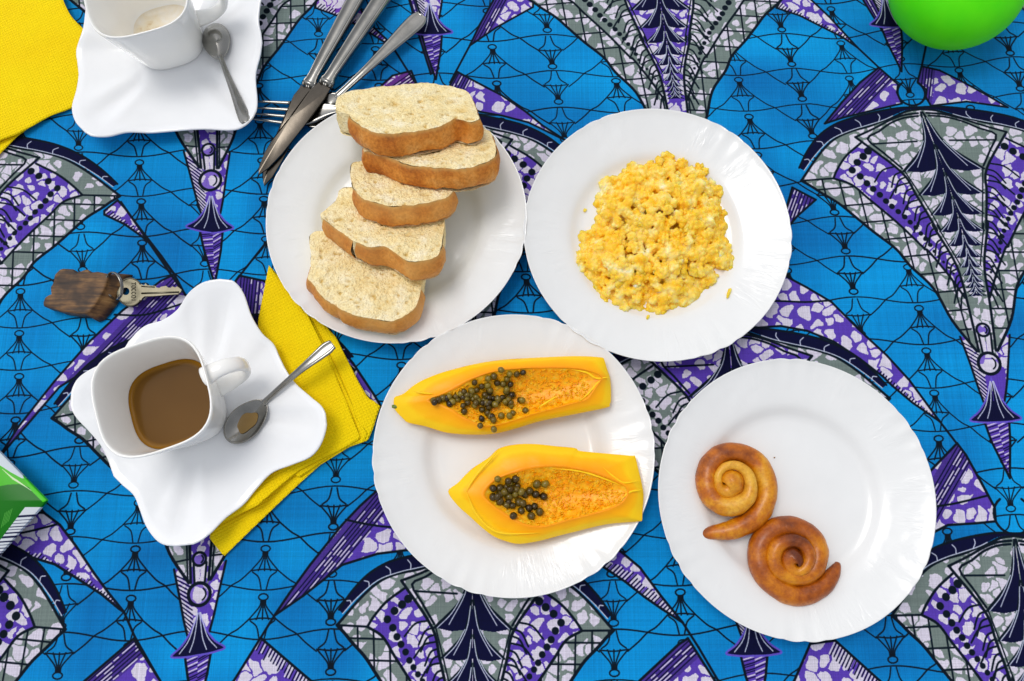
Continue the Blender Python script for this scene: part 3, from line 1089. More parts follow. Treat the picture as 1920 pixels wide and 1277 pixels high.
# coffee
m_cof, nt, b = new_mat("milky_coffee")
f = obj_noise(nt, 14, 3)
base = ramp(nt, f, [(.25, (94, 64, 24)), (.75, (104, 72, 29))])
at_ = nd(nt, 'ShaderNodeAttribute', attribute_name='edge')
ec = ramp(nt, at_.outputs['Fac'], [(.0, (0, 0, 0)), (.86, (0, 0, 0)), (.97, (255, 255, 255))])
nt.links.new(mix(nt, ec, base, (140, 96, 22)), b.inputs['Base Color'])
b.inputs['Roughness'].default_value = .10
b.inputs['Specular IOR Level'].default_value = .03
zc = .0045 + .031
rings = [superring(ctop.x, ctop.y, .0440 * .785 * t, zc + (.0006 if t > .99 else 0), ROT1, 2.9) for t in (.2, .4, .6, .8, .9, .96, 1.0)]
V, F = ring_stack(rings)
E = np.r_[np.repeat([.2, .4, .6, .8, .9, .96, 1.0], 72), 0, 1]
o = mesh_obj("coffee", V, F[:-72], m_cof, attrs={'edge': E}, loc=(ctop.x, ctop.y, zc))
tag(o, "milky brown coffee filling the lower part of the square cup", "coffee")

# dried drops in the emptied cup
def stain(cx, cy, rot, a0, a1, z0=.0045):
    inner = [(.88, .052), (.905, .059), (.93, .066), (.945, .070)]
    V, F = [], []
    for k, t in enumerate(np.linspace(0, 1, 9)):
        for i, a in enumerate(np.linspace(0, 1, 24)):
            ang = a0 + (a1 - a0) * a
            w = math.sin(math.pi * a) * (.75 + .35 * noise.noise((a * 7, 2, 1)))
            zz = .0655 - (.004 + .012 * t * w)
            f = np.interp(zz, [p[1] for p in inner], [p[0] for p in inner]) if zz > .052 else .81 + (zz - .036) / .016 * .07
            e = 2.7 + .5 * min(1, zz / .07)
            r = (abs(math.cos(ang)) ** e + abs(math.sin(ang)) ** e) ** (-1 / e) * .0440 * f - .00025
            V.append((cx + r * math.cos(ang + rot), cy + r * math.sin(ang + rot), z0 + zz))
    return V, grid_faces(9, 24)


m_stain = noise_mat("dried_coffee", [(.34, (206, 170, 104)), (.46, (236, 222, 192)), (.7, (244, 238, 226))], 60, .3)
for ch in list(bpy.data.objects):
    if ch.get('label', '').startswith('square white cup emptied'):
        V, F = ring_stack([superring(ctop2.x, ctop2.y, .0440 * .66 * t, .0045 + .0076 + (.0016 if t > .95 else 0), ROT2, 2.8) for t in (.2, .5, .75, .9, 1.0)])
        F = F[:-72]
        mesh_obj('coffee_stain', V, F, m_stain, ch)

# ------------------------------------------------------------------ teaspoons and the other cutlery
def make_spoon(name, label, group, bowl_c, bowl_dir, L, W, depth, tilt_dz, handle, hw, ht, up=True, mat=m_steel, residue=False):
    """bowl_c: centre of the bowl's rim plane; bowl_dir: unit vector from tip to neck"""
    root = thing(name, label, "spoon", bowl_c, group)
    d = Vector(bowl_dir).normalized()
    s = d.cross(Vector((0, 0, 1))).normalized()
    n = s.cross(d).normalized()
    N = 40
    rings_t, rings_b = [], []
    def ring(t, off):
        out = []
        for a in np.linspace(0, 2 * math.pi, N, endpoint=False):
            x = math.cos(a); y = math.sin(a)
            wx = (L / 2) * x * t
            wy = (W / 2) * y * t * (1 - .20 * x * (1 if x > 0 else .35))
            zz = -depth * (1 - t * t) * (1 if up else -1)
            out.append(tuple(Vector(bowl_c) + d * wx + s * wy + n * (zz + off)))
        return np.array(out)
    ts = [.12, .3, .5, .68, .82, .92, 1.0]
    rings_t = [ring(t, .0004) for t in ts]
    rings_b = [ring(t, -.0009) for t in ts]
    V, F = ring_stack(rings_t + [ring(1.012, -.0003)] + rings_b[::-1])
    bo = mesh_obj("bowl", V, F, mat, root)
    V, F = loft(smooth(handle, 5), smooth_list(hw, len(handle), 5), smooth_list(ht, len(handle), 5))
    mesh_obj("handle", V, F, mat, root)
    if residue:
        m, nt, b = new_mat("coffee_residue")
        b.inputs['Base Color'].default_value = (*s2l((150, 118, 62)), 1)
        b.inputs['Roughness'].default_value = .08
        def rr(t):
            out = []
            for a in np.linspace(0, 2 * math.pi, 28, endpoint=False):
                k = t * .46 * (1 + .08 * math.sin(3 * a) + .05 * math.cos(5 * a))
                wx = (L / 2) * math.cos(a) * k - .001; wy = (W / 2) * math.sin(a) * k
                q = (wx / (L / 2)) ** 2 + (wy / (W / 2)) ** 2
                out.append(tuple(Vector(bowl_c) + d * wx + s * wy + n * (-depth * (1 - q) + .0009 + .0003 * (1 - t))))
            return np.array(out)
        V, F = ring_stack([rr(.3), rr(.7), rr(1.0)])
        mesh_obj("coffee_film", V, F[:-28], m, root)
    return root


def smooth_list(L, n, k):
    L = list(L)
    return [float(p[0]) for p in smooth([(v, 0) for v in L], k)]


# teaspoon on the coffee saucer, hollow side up
h1 = [at(493, 757, .0125), at(503, 747, .0145), at(530, 722, .021), at(565, 692, .0265), at(598, 665, .0285), at(613, 653, .0285), at(624, 645, .0283)]
make_spoon("teaspoon", "teaspoon lying hollow side up on the coffee saucer, wet with coffee", "teaspoons on the saucers",
           at(462, 789, .0115), at(497, 754, .0125) - at(428, 823, .0105), .0445, .0285, .0062, 0, h1,
           [.0030, .0024, .0024, .0032, .0050, .0056, .0042], [.0013, .0013, .0012, .0011, .0010, .0010, .0010], True, residue=True)
# teaspoon on the upper saucer, hollow side down
h2 = [at(410, 98, .0150), at(414, 108, .0150), at(424, 135, .0160), at(440, 175, .0195), at(452, 205, .0238), at(459, 222, .0262), at(461, 229, .0268)]
make_spoon("teaspoon", "teaspoon lying hollow side down on the upper saucer", "teaspoons on the saucers",
           at(406, 77, .0125), at(411, 100, .0140) - at(402, 52, .0120), .040, .0260, .0058, 0, h2,
           [.0030, .0024, .0026, .0038, .0052, .0056, .0040], [.0013, .0013, .0012, .0011, .0010, .0010, .0010], False)
# spoon with its bowl tucked under the bread plate
h3 = [at(630, 183, .0065), at(655, 160, .008), at(690, 127, .009), at(730, 88, .0085), at(762, 57, .008), at(782, 38, .0075), at(791, 28, .0072)]
make_spoon("dessert_spoon", "steel spoon with only its handle showing above the bread", None,
           at(605, 205, .0052), at(630, 183, .0062) - at(590, 220, .0052), .042, .026, .004, 0, h3,
           [.0036, .0034, .0042, .0062, .0082, .0086, .0062], [.0016, .0015, .0014, .0013, .0012, .0012, .0011], True)


def make_knife(label, tip, neck, end, z_tip, z_neck, z_end, wb=.0092, serr=True):
    root = thing("table_knife", label, "knife", at(*neck, z_neck), "table knives crossed over the fork")
    T, Nk, En = at(*tip, z_tip), at(*neck, z_neck), at(*end, z_end)
    d = (Nk - T); L = d.length; d.normalize()
    s = d.cross(Vector((0, 0, 1))).normalized()      # +s = right of the direction tip -> handle
    n = s.cross(d).normalized()
    # blade outline (along, across): cutting edge on the -s side
    o = [(0, .0010), (.010, .0045), (.028, .0068), (.06, .0078), (L - .012, .0078), (L - .002, .0066), (L, .0064)]
    e = [(L, -.0066), (L - .004, -.0070), (L - .010, -.0086)]
    k = L - .012
    while k > .030:
        e.append((k, -.0092)); e.append((k - .0009, -.0086)); k -= .0018
    e += [(.022, -.0078), (.012, -.0052), (.004, -.0022)]
    if not serr:
        e = [q for q in e[:3]] + [(L - .03, -.0090), (.05, -.0090), (.022, -.0078), (.012, -.0052), (.004, -.0022)]
    pts = o + e
    top = [T + d * a + s * b_ + n * (.0007 if abs(b_) < .02 else 0) for a, b_ in pts]
    V, F = extrude_poly(top, .0013, .00035)
    sharp(mesh_obj("blade", V, F, m_blade, root), 40)
    hd = (En - Nk); Lh = hd.length
    path = [Nk + hd * t for t in (0, .02, .045, .06, .10, .2, .4, .6, .8, .93, 1.0)]
    wd = [.0070, .0074, .0074, .0062, .0056, .0062, .0072, .0080, .0086, .0086, .0060]
    th_ = [.0022, .0026, .0030, .0030, .0034, .0038, .0038, .0036, .0034, .0032, .0022]
    V, F = loft(path, wd, th_)
    mesh_obj("handle", V, F, m_steel, root)
    V, F = loft([Nk + hd * t for t in (.012, .018, .034, .040)], [.0070, .0080, .0080, .0070], [.0024, .0034, .0034, .0024],
                [(-1, 0), (-.7, -.8), (.7, -.8), (1, 0), (.7, .8), (0, 1), (-.7, .8)])
    mesh_obj("ferrule", V, F, m_steel, root)
    return root


make_knife("lower table knife with a serrated edge, nearer the saucer", (494, 348), (577, 164), (697, -58), .0040, .0072, .0075)
make_knife("upper table knife lying across the other knife's blade", (484, 327), (609, 160), (748, -52), .0100, .0100, .0092)

# fork under the knives
m_fork = m_steel
fr = thing("fork", "fork whose four tines poke out from under the two knives", "fork", at(570, 208, .004))
ft = [((478, 190), (545, 193)), ((477, 202), (545, 206)), ((475, 213), (545, 219)), ((474, 223), (545, 232))]
for (a, b_) in ft:
    P = smooth([at(*a, .0052), at((a[0] + b_[0]) / 2, (a[1] + b_[1]) / 2, .0036), at(*b_, .0036)], 6)
    V, F = loft(P, np.linspace(.0010, .0020, len(P)), np.linspace(.0009, .0011, len(P)), [(-1, 0), (-.6, -1), (.6, -1), (1, 0), (.5, 1), (-.5, 1)])
    mesh_obj("tine", V, F, m_fork, fr)
P = smooth([at(541, 212.5, .0036), at(560, 213, .0040), at(585, 211, .0050), at(612, 206, .0070), at(640, 205, .0075), at(690, 206, .0050), at(760, 207, .004), at(830, 208, .004), at(858, 208, .004)], 5)
wd = smooth_list([.0110, .0118, .0112, .0072, .0034, .0032, .0045, .0064, .0040], 9, 5)
V, F = loft(P, wd, [.0011] * len(P))
mesh_obj("handle", V, F, m_fork, fr)
# ------------------------------------------------------------------ bread
m_crumb, nt, b = new_mat("bread_crumb")
tc = nd(nt, 'ShaderNodeTexCoord')
n1 = nd(nt, 'ShaderNodeTexNoise', Scale=55.0, Detail=5.0, Roughness=.6)
nt.links.new(tc.outputs['Object'], n1.inputs['Vector'])
vo = nd(nt, 'ShaderNodeTexVoronoi', Scale=520.0)
wp = nd(nt, 'ShaderNodeTexNoise', Scale=220.0, Detail=2.0)
nt.links.new(tc.outputs['Object'], wp.inputs['Vector'])
va = nd(nt, 'ShaderNodeVectorMath', operation='MULTIPLY_ADD')
nt.links.new(wp.outputs['Color'], va.inputs[0]); va.inputs[1].default_value = (.004, .004, .004)
nt.links.new(tc.outputs['Object'], va.inputs[2])
nt.links.new(va.outputs[0], vo.inputs['Vector'])
c_a = ramp(nt, n1.outputs['Fac'], [(.30, (246, 220, 156)), (.5, (252, 234, 182)), (.7, (255, 244, 210))])
pore = ramp(nt, vo.outputs['Distance'], [(.0, (214, 178, 112)), (.28, (238, 216, 168)), (.5, (255, 255, 255))])
cc = mix(nt, .30, c_a, pore, 'MULTIPLY')
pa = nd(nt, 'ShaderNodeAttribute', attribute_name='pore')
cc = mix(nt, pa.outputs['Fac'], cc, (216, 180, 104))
nt.links.new(cc, b.inputs['Base Color'])
b.inputs['Roughness'].default_value = .85
b.inputs['Specular IOR Level'].default_value = .15
add_bump(nt, b, vo.outputs['Distance'], .0012, .9)

oi = None
m_crust, nt, b = new_mat("bread_crust")
n1 = obj_noise(nt, 26, 6, .62); n2 = obj_noise(nt, 420, 3, .6)
c_a = ramp(nt, n1, [(.30, (150, 80, 22)), (.43, (196, 114, 34)), (.55, (222, 146, 58)), (.72, (238, 184, 108))])
c_b = ramp(nt, n2, [(.3, (190, 160, 120)), (.6, (255, 250, 240)), (.8, (255, 255, 255))])
cm = mix(nt, .55, c_a, c_b, 'MULTIPLY')
pl_ = nd(nt, 'ShaderNodeAttribute', attribute_name='pale')
cm = mix(nt, pl_.outputs['Fac'], cm, (226, 166, 88))
ea = nd(nt, 'ShaderNodeAttribute', attribute_name='lip')
nt.links.new(mix(nt, ea.outputs['Fac'], cm, (214, 168, 96)), b.inputs['Base Color'])
b.inputs['Roughness'].default_value = .55
b.inputs['Specular IOR Level'].default_value = .3
add_bump(nt, b, n2, .0008, .8)


def bread_slice(label, face, thick, z0, tiltx, tilty, crust_mask, notch=(), label_c=None, holes=(), rough=.0010, pale=0.0):
    """face: px outline of the cut face; the face is a tilted plane through height z0; crust_mask(i/n position)->bool crust or torn crumb side"""
    fp = resample(smooth(face, 5, True), 180)
    c0 = at(*fp.mean(0), z0)
    nrm = Vector((-tiltx, -tilty, 1)).normalized()        # plane z = z0 + tiltx*x + tilty*y
    P = []
    cam_p = Vector((0, 0, CAM_H))
    for x, y in fp:
        q = at(x, y, z0)
        d = q - cam_p
        t = (c0 - cam_p).dot(nrm) / d.dot(nrm)
        P.append(cam_p + d * t)
    cen = sum(P, Vector()) / len(P)
    root = thing("bread_slice", label, "bread", (cen.x, cen.y, cen.z - thick), "slices of bread in a row")
    for i in range(len(P)):
        o_ = P[i] - cen; o_.z = 0; o_.normalize()
        P[i] = P[i] + o_ * (noise.noise(P[i] * 95) * .0012 + noise.noise(P[i] * 290) * .0006)
    n = len(P)
    # crumb face: rings from the middle, pitted
    NR = 40
    V, A = [], []
    seed = z0 * 1000 + cen.x * 77
    hl = [(at(hx, hy, z0), hr / 1000, hd / 1000) for hx, hy, hr, hd in holes]
    for k in range(NR + 1):
        t = (k + .3) / (NR + .3)
        for i in range(n):
            p = cen.lerp(P[i], t)
            e = min(1, (1 - t) / .06)
            h = noise.fractal(p * 330 + Vector((seed, 0, 0)), 1.0, 2.0, 3) * rough + noise.noise(p * 60 + Vector((0, seed, 0))) * .0016
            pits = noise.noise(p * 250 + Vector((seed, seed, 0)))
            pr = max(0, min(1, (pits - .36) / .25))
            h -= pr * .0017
            h += noise.fractal(p * 900, 1.0, 2.0, 2) * .00035
            for hc, hr, hd in hl:
                dx, dy = p.x - hc.x, p.y - hc.y
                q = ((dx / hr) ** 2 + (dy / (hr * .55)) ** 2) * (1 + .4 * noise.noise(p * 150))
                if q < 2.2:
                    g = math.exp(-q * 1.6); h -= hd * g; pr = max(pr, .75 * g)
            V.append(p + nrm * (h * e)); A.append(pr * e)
    F = grid_faces(NR + 1, n, False, True)
    V.append(cen); A.append(0)
    F += [(len(V) - 1, i, (i + 1) % n) for i in range(n)]
    mesh_obj("crumb", V, F, m_crumb, root, attrs={'pore': A})
    # sides: crust (slightly bulging) or torn crumb
    def wall(sel, mat, name, bulge):
        V, F, Lp = [], [], []
        M = 9
        idx = {}
        for i in range(n):
            for k in range(M):
                s_ = k / (M - 1)
                p = P[i]
                out = (p - cen); out.z = 0; out.normalize()
                bz = bulge * math.sin(math.pi * min(1, s_ * 1.02)) * (1 if s_ < .9 else .8)
                jig = noise.noise(Vector((p.x, p.y, s_ * .02)) * 75 + Vector((seed, 1, 0))) * .0011 + noise.noise(Vector((p.x, p.y, s_ * .02)) * 260) * .0006
                shrink = -.0012 if s_ == 0 else (-.0024 if s_ > .95 else 0)
                low = .0034 * noise.noise(Vector((p.x * 45, p.y * 45, seed)))
                for nx, ny, nw, nd_ in notch:
                    w_ = at(nx, ny, z0)
                    bz -= nd_ / 1000 * math.exp(-(((p.x - w_.x) ** 2 + (p.y - w_.y) ** 2) / (nw / 1000) ** 2)) * min(1, s_ * 3)
                q = p + out * (bz + jig + (shrink if s_ else .0001)) - nrm * (thick * s_ + (low * s_))
                idx[(i, k)] = len(V); V.append(q); Lp.append(max(0, 1 - s_ * 7) * .8)
        for i in range(n):
            if not sel((i + .5) / n): continue
            for k in range(M - 1):
                j = (i + 1) % n
                F.append((idx[(i, k)], idx[(j, k)], idx[(j, k + 1)], idx[(i, k + 1)]))
        if F:
            used = sorted({a for f in F for a in f}); mp = {a: i for i, a in enumerate(used)}
            at_n = {'lip': [Lp[a] for a in used], 'pale': [pale * (.6 + .6 * noise.noise(V[a] * 70)) for a in used]} if mat is m_crust else {'pore': [max(0, noise.noise(V[a] * 160)) for a in used]}
            mesh_obj(name, [V[a] for a in used], [tuple(mp[a] for a in f) for f in F], mat, root, attrs=at_n)
    wall(lambda u: crust_mask(u), m_crust, "crust", .0032)
    wall(lambda u: not crust_mask(u), m_crumb, "torn_side", .0006)
    # underside
    V = [P[i] - nrm * thick for i in range(n)] + [cen - nrm * thick]
    mesh_obj("underside", V, [(n, (i + 1) % n, i) for i in range(n)], m_crumb, root, attrs={'pore': [0] * (n + 1)})
    return root


def px_mask(face, test):
    fp = resample(smooth(face, 5, True), 180)
    return lambda u: bool(test(*fp[int(u * 180) % 180]))


B5 = [(581,442),(602,433),(640,437),(690,455),(740,470),(790,480),(792,520),(789,548),(781,574),(762,590),(737,601),(700,599),(652,586),(612,562),(587,532),(577,520),(584,490)]
bread_slice("lowest bread slice, lying nearest the yellow napkin", B5, .023, .033, -.03, -.28, notch=[(722,602,1.0,2.0),(638,580,3,2.4)], pale=.7, crust_mask=px_mask(B5, lambda x, y: y > 540 or (x < 592 and y > 500)), holes=[(672,592-20,2.6,1.5),(655,528,2.2,1.3),(732,540,2,1)])
B4 = [(603,406),(613,391),(630,375),(638,356),(665,352),(700,368),(750,382),(800,392),(832,404),(831,430),(826,470),(802,487),(762,488),(727,464),(692,463),(662,450),(630,428)]
bread_slice("second bread slice from the bottom, with a split crust", B4, .0225, .043, -.03, -.50, notch=[(703,466,1.3,4.0),(745,478,3,1.2)], pale=.6, crust_mask=px_mask(B4, lambda x, y: y > 455 or (x < 665 and y > 412)), holes=[(765,443,4,2.2),(792,440,3,1.8),(705,412,3,2.6),(722,430,2.4,1.8),(752,470,2,1.2)])
B3 = [(658,309),(672,303),(700,298),(760,300),(820,310),(846,330),(848,361),(820,376),(780,384),(740,387),(702,379),(674,368),(660,340)]
bread_slice("middle and smallest bread slice of the five", B3, .0215, .047, .0, -.60, notch=[(737,387,2.0,3.4)], pale=.5, crust_mask=px_mask(B3, lambda x, y: y > 355 and x > 664), holes=[(760,345,4,3),(800,372,4.2,3),(690,340,2.4,1.6)])
B2 = [(682,282),(690,255),(740,238),(800,230),(860,230),(905,240),(922,252),(929,288),(920,301),(890,312),(850,316),(800,313),(760,306),(722,293),(692,284)]
bread_slice("second bread slice from the top, with a thick brown crust", B2, .0225, .055, .02, -.60, px_mask(B2, lambda x, y: y > 272 or x > 915), holes=[(810,285,6,4),(755,288,5,3.4),(872,272,3.5,2),(905,283,4,1.5)])
B1 = [(630,206),(631,186),(640,178),(662,170),(700,165),(760,158),(800,156),(850,163),(878,174),(888,190),(895,212),(899,223),(880,229),(858,221),(842,228),(816,240),(782,247),(742,251),(706,249),(682,240),(662,224),(652,214)]
bread_slice("topmost bread slice, overhanging the edge of its plate", B1, .0220, .063, .02, -.60, px_mask(B1, lambda x, y: (y > 218 and x > 655) or (x > 880)), holes=[(738,192,5.5,1.5),(845,185,6,1.2),(867,213,6,1.3),(765,224,3,.6)], rough=.0007)

# ------------------------------------------------------------------ scrambled eggs
m_egg, nt, b = new_mat("scrambled_egg")
oi = nd(nt, 'ShaderNodeObjectInfo')
f1 = obj_noise(nt, 85, 2, .55)
ad = nd(nt, 'ShaderNodeMath', operation='MULTIPLY_ADD'); ad.inputs[1].default_value = .22
nt.links.new(oi.outputs['Random'], ad.inputs[0])
sc_ = nd(nt, 'ShaderNodeMath', operation='MULTIPLY'); sc_.inputs[1].default_value = .85
nt.links.new(f1, sc_.inputs[0]); nt.links.new(sc_.outputs[0], ad.inputs[2])
nt.links.new(ramp(nt, ad.outputs[0], [(.26, (255, 182, 8)), (.40, (255, 202, 44)), (.52, (255, 214, 92)), (.62, (255, 228, 142)), (.72, (255, 245, 214))]), b.inputs['Base Color'])
b.inputs['Roughness'].default_value = .38
b.inputs['Specular IOR Level'].default_value = .4
b.inputs['Subsurface Weight'].default_value = .75
b.inputs['Subsurface Radius'].default_value = (.005, .0035, .0010)
b.inputs['Subsurface Scale'].default_value = 1.0
add_bump(nt, b, obj_noise(nt, 420, 2), .0005, .5)
egg_px = [(1060 + x / 3.547, 260 + y / 3.547) for x, y in [(590,70),(640,90),(720,110),(820,95),(850,150),(930,160),(990,190),(1000,260),(1060,310),(1070,360),(1040,410),(1060,470),(1090,570),(1050,600),(1080,660),(1110,740),(1190,790),(1180,860),(1140,920),(1060,870),(1000,850),(1000,900),(970,990),(900,1000),(830,1100),(750,1090),(690,1100),(680,1150),(630,1185),(570,1150),(550,1080),(480,1130),(400,1130),(300,1130),(220,1050),(170,960),(120,870),(70,800),(80,740),(110,690),(70,640),(80,590),(200,580),(220,500),(220,400),(260,340),(250,260),(290,240),(370,250),(420,140),(480,150),(520,170),(570,160)]]
EG = np.array([tuple(at(x, y, .010))[:2] for x, y in egg_px])
EG = EG.mean(0) + (EG - EG.mean(0)) * 1.045


def inside(x, y, P):
    a, b2 = P, np.roll(P, -1, 0)
    c = ((a[:, 1] > y) != (b2[:, 1] > y)) & (x < (b2[:, 0] - a[:, 0]) * (y - a[:, 1]) / (b2[:, 1] - a[:, 1] + 1e-12) + a[:, 0])
    return c.sum() % 2 == 1


def edge_dist(x, y, P):
    a, b2 = P, np.roll(P, -1, 0)
    d = b2 - a
    t = np.clip(((np.array([x, y]) - a) * d).sum(1) / (d * d).sum(1), 0, 1)
    return np.sqrt((((a + d * t[:, None]) - [x, y]) ** 2).sum(1)).min()


ec = EG.mean(0)
egg_root = thing("scrambled_eggs", "heap of yellow scrambled eggs on the upper right plate", "eggs", (ec[0], ec[1], .003))


def egg_h(x, y):
    return .003 + .021 * (1 - math.exp(-edge_dist(x, y, EG) / .017)) * (1 + .25 * noise.noise((x * 40, y * 40, 2)))


# fused soft mass: many lumps melted together
bm = bmesh.new()
def ico_data(sub):
    ic = bmesh.new(); bmesh.ops.create_icosphere(ic, subdivisions=sub, radius=1.0)
    d = (np.array([tuple(v.co) for v in ic.verts]), np.array([tuple(v.index for v in f.verts) for f in ic.faces])); ic.free()
    return d
ICO = {1: ico_data(1), 2: ico_data(2)}
VL, FL, NO = [], [], [0]
def lump(x, y, z, r, sub=1):
    iv, jf = ICO[sub]
    sx, sy = random.uniform(.85, 1.3), random.uniform(.8, 1.1)
    a = random.uniform(0, 6.28); ca, sa = math.cos(a), math.sin(a)
    X, Y = iv[:, 0] * sx * r, iv[:, 1] * sy * r
    VL.append(np.c_[x + X * ca - Y * sa, y + X * sa + Y * ca, z + iv[:, 2] * r])
    FL.append(jf + NO[0]); NO[0] += len(iv)
cl = []
t_ = 0
while len(cl) < 300 and t_ < 20000:
    t_ += 1
    x = random.uniform(EG[:, 0].min(), EG[:, 0].max()); y = random.uniform(EG[:, 1].min(), EG[:, 1].max())
    if not inside(x, y, EG): continue
    d = edge_dist(x, y, EG)
    if d < .0026 or any((x - a) ** 2 + (y - b_) ** 2 < .0063 ** 2 for a, b_ in cl): continue
    cl.append((x, y))
    h = egg_h(x, y) - .0055 + random.uniform(-.0042, .0030)
    R = random.uniform(.0034, .0066)
    R = min(R, d * 1.1 + .0006)
    lump(x, y, h, R, 2); lump(x, y, h * .40, R * 1.25, 2)
    for k in range(22):
        a = random.uniform(0, 6.28); el = random.uniform(-.1, 1.35)
        rr = random.uniform(.0009, .0027)
        q = R * random.uniform(.85, 1.08)
        lump(x + q * math.cos(a) * math.cos(el), y + q * math.sin(a) * math.cos(el), h + q * math.sin(el) * .9, rr)
for i, x in enumerate(np.arange(EG[:, 0].min(), EG[:, 0].max(), .0036)):
    for y in np.arange(EG[:, 1].min(), EG[:, 1].max(), .0036):
        if inside(x, y, EG) and edge_dist(x, y, EG) > .0035: lump(x, y, egg_h(x, y) * .36 - .002, .0036, 2)
V, F = np.vstack(VL), np.vstack(FL)
o = mesh_obj("egg_mass", V, F, m_egg, egg_root)
rm = o.modifiers.new("melt", 'REMESH'); rm.mode = 'VOXEL'; rm.voxel_size = .00048; rm.use_smooth_shade = True
sm_ = o.modifiers.new("soften", 'SMOOTH'); sm_.factor = .45; sm_.iterations = 2


def curd_mesh(seed):
    bm = bmesh.new()
    bmesh.ops.create_icosphere(bm, subdivisions=4, radius=1.0)
    RS = .0042
    st = Vector((random.uniform(.9, 1.35), random.uniform(.8, 1.05), random.uniform(.7, .95)))
    def rv():
        while True:
            v = Vector((random.uniform(-1, 1), random.uniform(-1, 1), random.uniform(-1, 1)))
            if .1 < v.length < 1: return v.normalized()
    big = [(rv(), random.uniform(.25, .55), random.uniform(.10, .30)) for _ in range(9)]
    small = [(rv(), random.uniform(.10, .24), random.uniform(.012, .035)) for _ in range(46)]
    for v in bm.verts:
        n = v.co.normalized()
        r = .62
        for c, a, w in big: r += a * math.exp(-(n - c).length_squared / w) * .62
        for c, a, w in small: r += a * math.exp(-(n - c).length_squared / w) * .8
        v.co = Vector((n.x * st.x, n.y * st.y, n.z * st.z)) * r * RS
    me = bpy.data.meshes.new("curd")
    bm.to_mesh(me); bm.free()
    me.polygons.foreach_set('use_smooth', [True] * len(me.polygons))
    me.materials.append(m_egg)
    return me


curds = [curd_mesh(k) for k in range(14)]
pts = []
tries = 0
while len(pts) < 54 and tries < 60000:
    tries += 1
    x = random.uniform(EG[:, 0].min(), EG[:, 0].max()); y = random.uniform(EG[:, 1].min(), EG[:, 1].max())
    if not inside(x, y, EG): continue
    d = edge_dist(x, y, EG)
    r = random.choice([.75, .9, 1.05, 1.25])
    if d < r * .0025: continue
    md = .0085 if tries < 20000 else .006
    if any((x - a) ** 2 + (y - b_) ** 2 < md ** 2 for a, b_, _ in pts): continue
    pts.append((x, y, r))
rl = root_loc(egg_root)
for x, y, r in pts:
    o = bpy.data.objects.new("curd", random.choice(curds))
    COL.objects.link(o)
    o.parent = egg_root
    o.location = Vector((x, y, egg_h(x, y) - .0042 + random.uniform(-.0012, .0010))) - rl
    o.rotation_euler = (random.uniform(-.5, .5), random.uniform(-.5, .5), random.uniform(0, 6.28))
    o.scale = (r, r, r)
for lab, px, py, r, st in (("crescent crumb of egg on the plate rim below the egg heap", 1364, 552, .0034, (1.6, .6, .6)), ("tiny egg crumb left of the egg heap", 1097, 390, .0020, (1, 1, .7)),
                           ("tiny egg crumb just under the egg heap", 1214, 595, .0021, (1.2, .8, .7))):
    p = at(px, py, .010)
    o = bpy.data.objects.new("egg_crumb", curds[3])
    COL.objects.link(o)
    o.location = (p.x, p.y, on_plate('egg', p.x, p.y) + r * .45)
    o.rotation_euler = (0, 0, 1.25)
    o.scale = tuple(r * s / .0042 for s in st)
    tag(o, lab, "egg crumb", "loose crumbs of egg")

# ------------------------------------------------------------------ papaya
m_flesh, nt, b = new_mat("papaya_flesh")
f1 = obj_noise(nt, 34, 4, .55)
ta = nd(nt, 'ShaderNodeAttribute', attribute_name='t')
sub = nd(nt, 'ShaderNodeMath', operation='MULTIPLY_ADD'); sub.inputs[1].default_value = .55
nt.links.new(f1, sub.inputs[0]); nt.links.new(ta.outputs['Fac'], sub.inputs[2])
nt.links.new(ramp(nt, sub.outputs[0], [(.18, (255, 150, 0)), (.46, (255, 168, 0)), (.85, (255, 188, 4)), (1.15, (255, 206, 18))]), b.inputs['Base Color'])
b.inputs['Roughness'].default_value = .38
b.inputs['Specular IOR Level'].default_value = .25
b.inputs['Subsurface Weight'].default_value = .0
b.inputs['Subsurface Radius'].default_value = (.003, .0018, .0003)
b.inputs['Subsurface Scale'].default_value = 1.0
add_bump(nt, b, obj_noise(nt, 120, 3), .0005, .6)
m_pulp, nt, b = new_mat("papaya_pulp")
f1 = obj_noise(nt, 230, 3, .55)
nt.links.new(ramp(nt, f1, [(.3, (255, 162, 2)), (.5, (255, 176, 8)), (.64, (255, 194, 34)), (.8, (255, 216, 96))]), b.inputs['Base Color'])
b.inputs['Roughness'].default_value = .35
b.inputs['Specular IOR Level'].default_value = .25
b.inputs['Subsurface Weight'].default_value = .3
b.inputs['Subsurface Radius'].default_value = (.004, .002, .0003)
b.inputs['Subsurface Scale'].default_value = 1.0
add_bump(nt, b, f1, .0007, .7)
m_skin, nt, b = new_mat("papaya_skin")
f1 = obj_noise(nt, 28, 4); f2 = obj_noise(nt, 240, 2)
cs = ramp(nt, f1, [(.3, (252, 178, 4)), (.7, (255, 198, 8))])
gr = ramp(nt, f2, [(.72, (0, 0, 0)), (.80, (255, 255, 255))])
nt.links.new(mix(nt, gr, cs, (148, 150, 30)), b.inputs['Base Color'])
b.inputs['Roughness'].default_value = .35
m_tip = noise_mat("green_papaya_tip", [(.3, (60, 92, 22)), (.7, (120, 138, 40))], 120, .5)
m_seed, nt, b = new_mat("papaya_seed")
oi = nd(nt, 'ShaderNodeObjectInfo')
f1 = obj_noise(nt, 1.6, 3)
ad = nd(nt, 'ShaderNodeMath', operation='MULTIPLY_ADD'); ad.inputs[1].default_value = .6
nt.links.new(oi.outputs['Random'], ad.inputs[0])
s2_ = nd(nt, 'ShaderNodeMath', operation='MULTIPLY'); s2_.inputs[1].default_value = .4
nt.links.new(f1, s2_.inputs[0]); nt.links.new(s2_.outputs[0], ad.inputs[2])
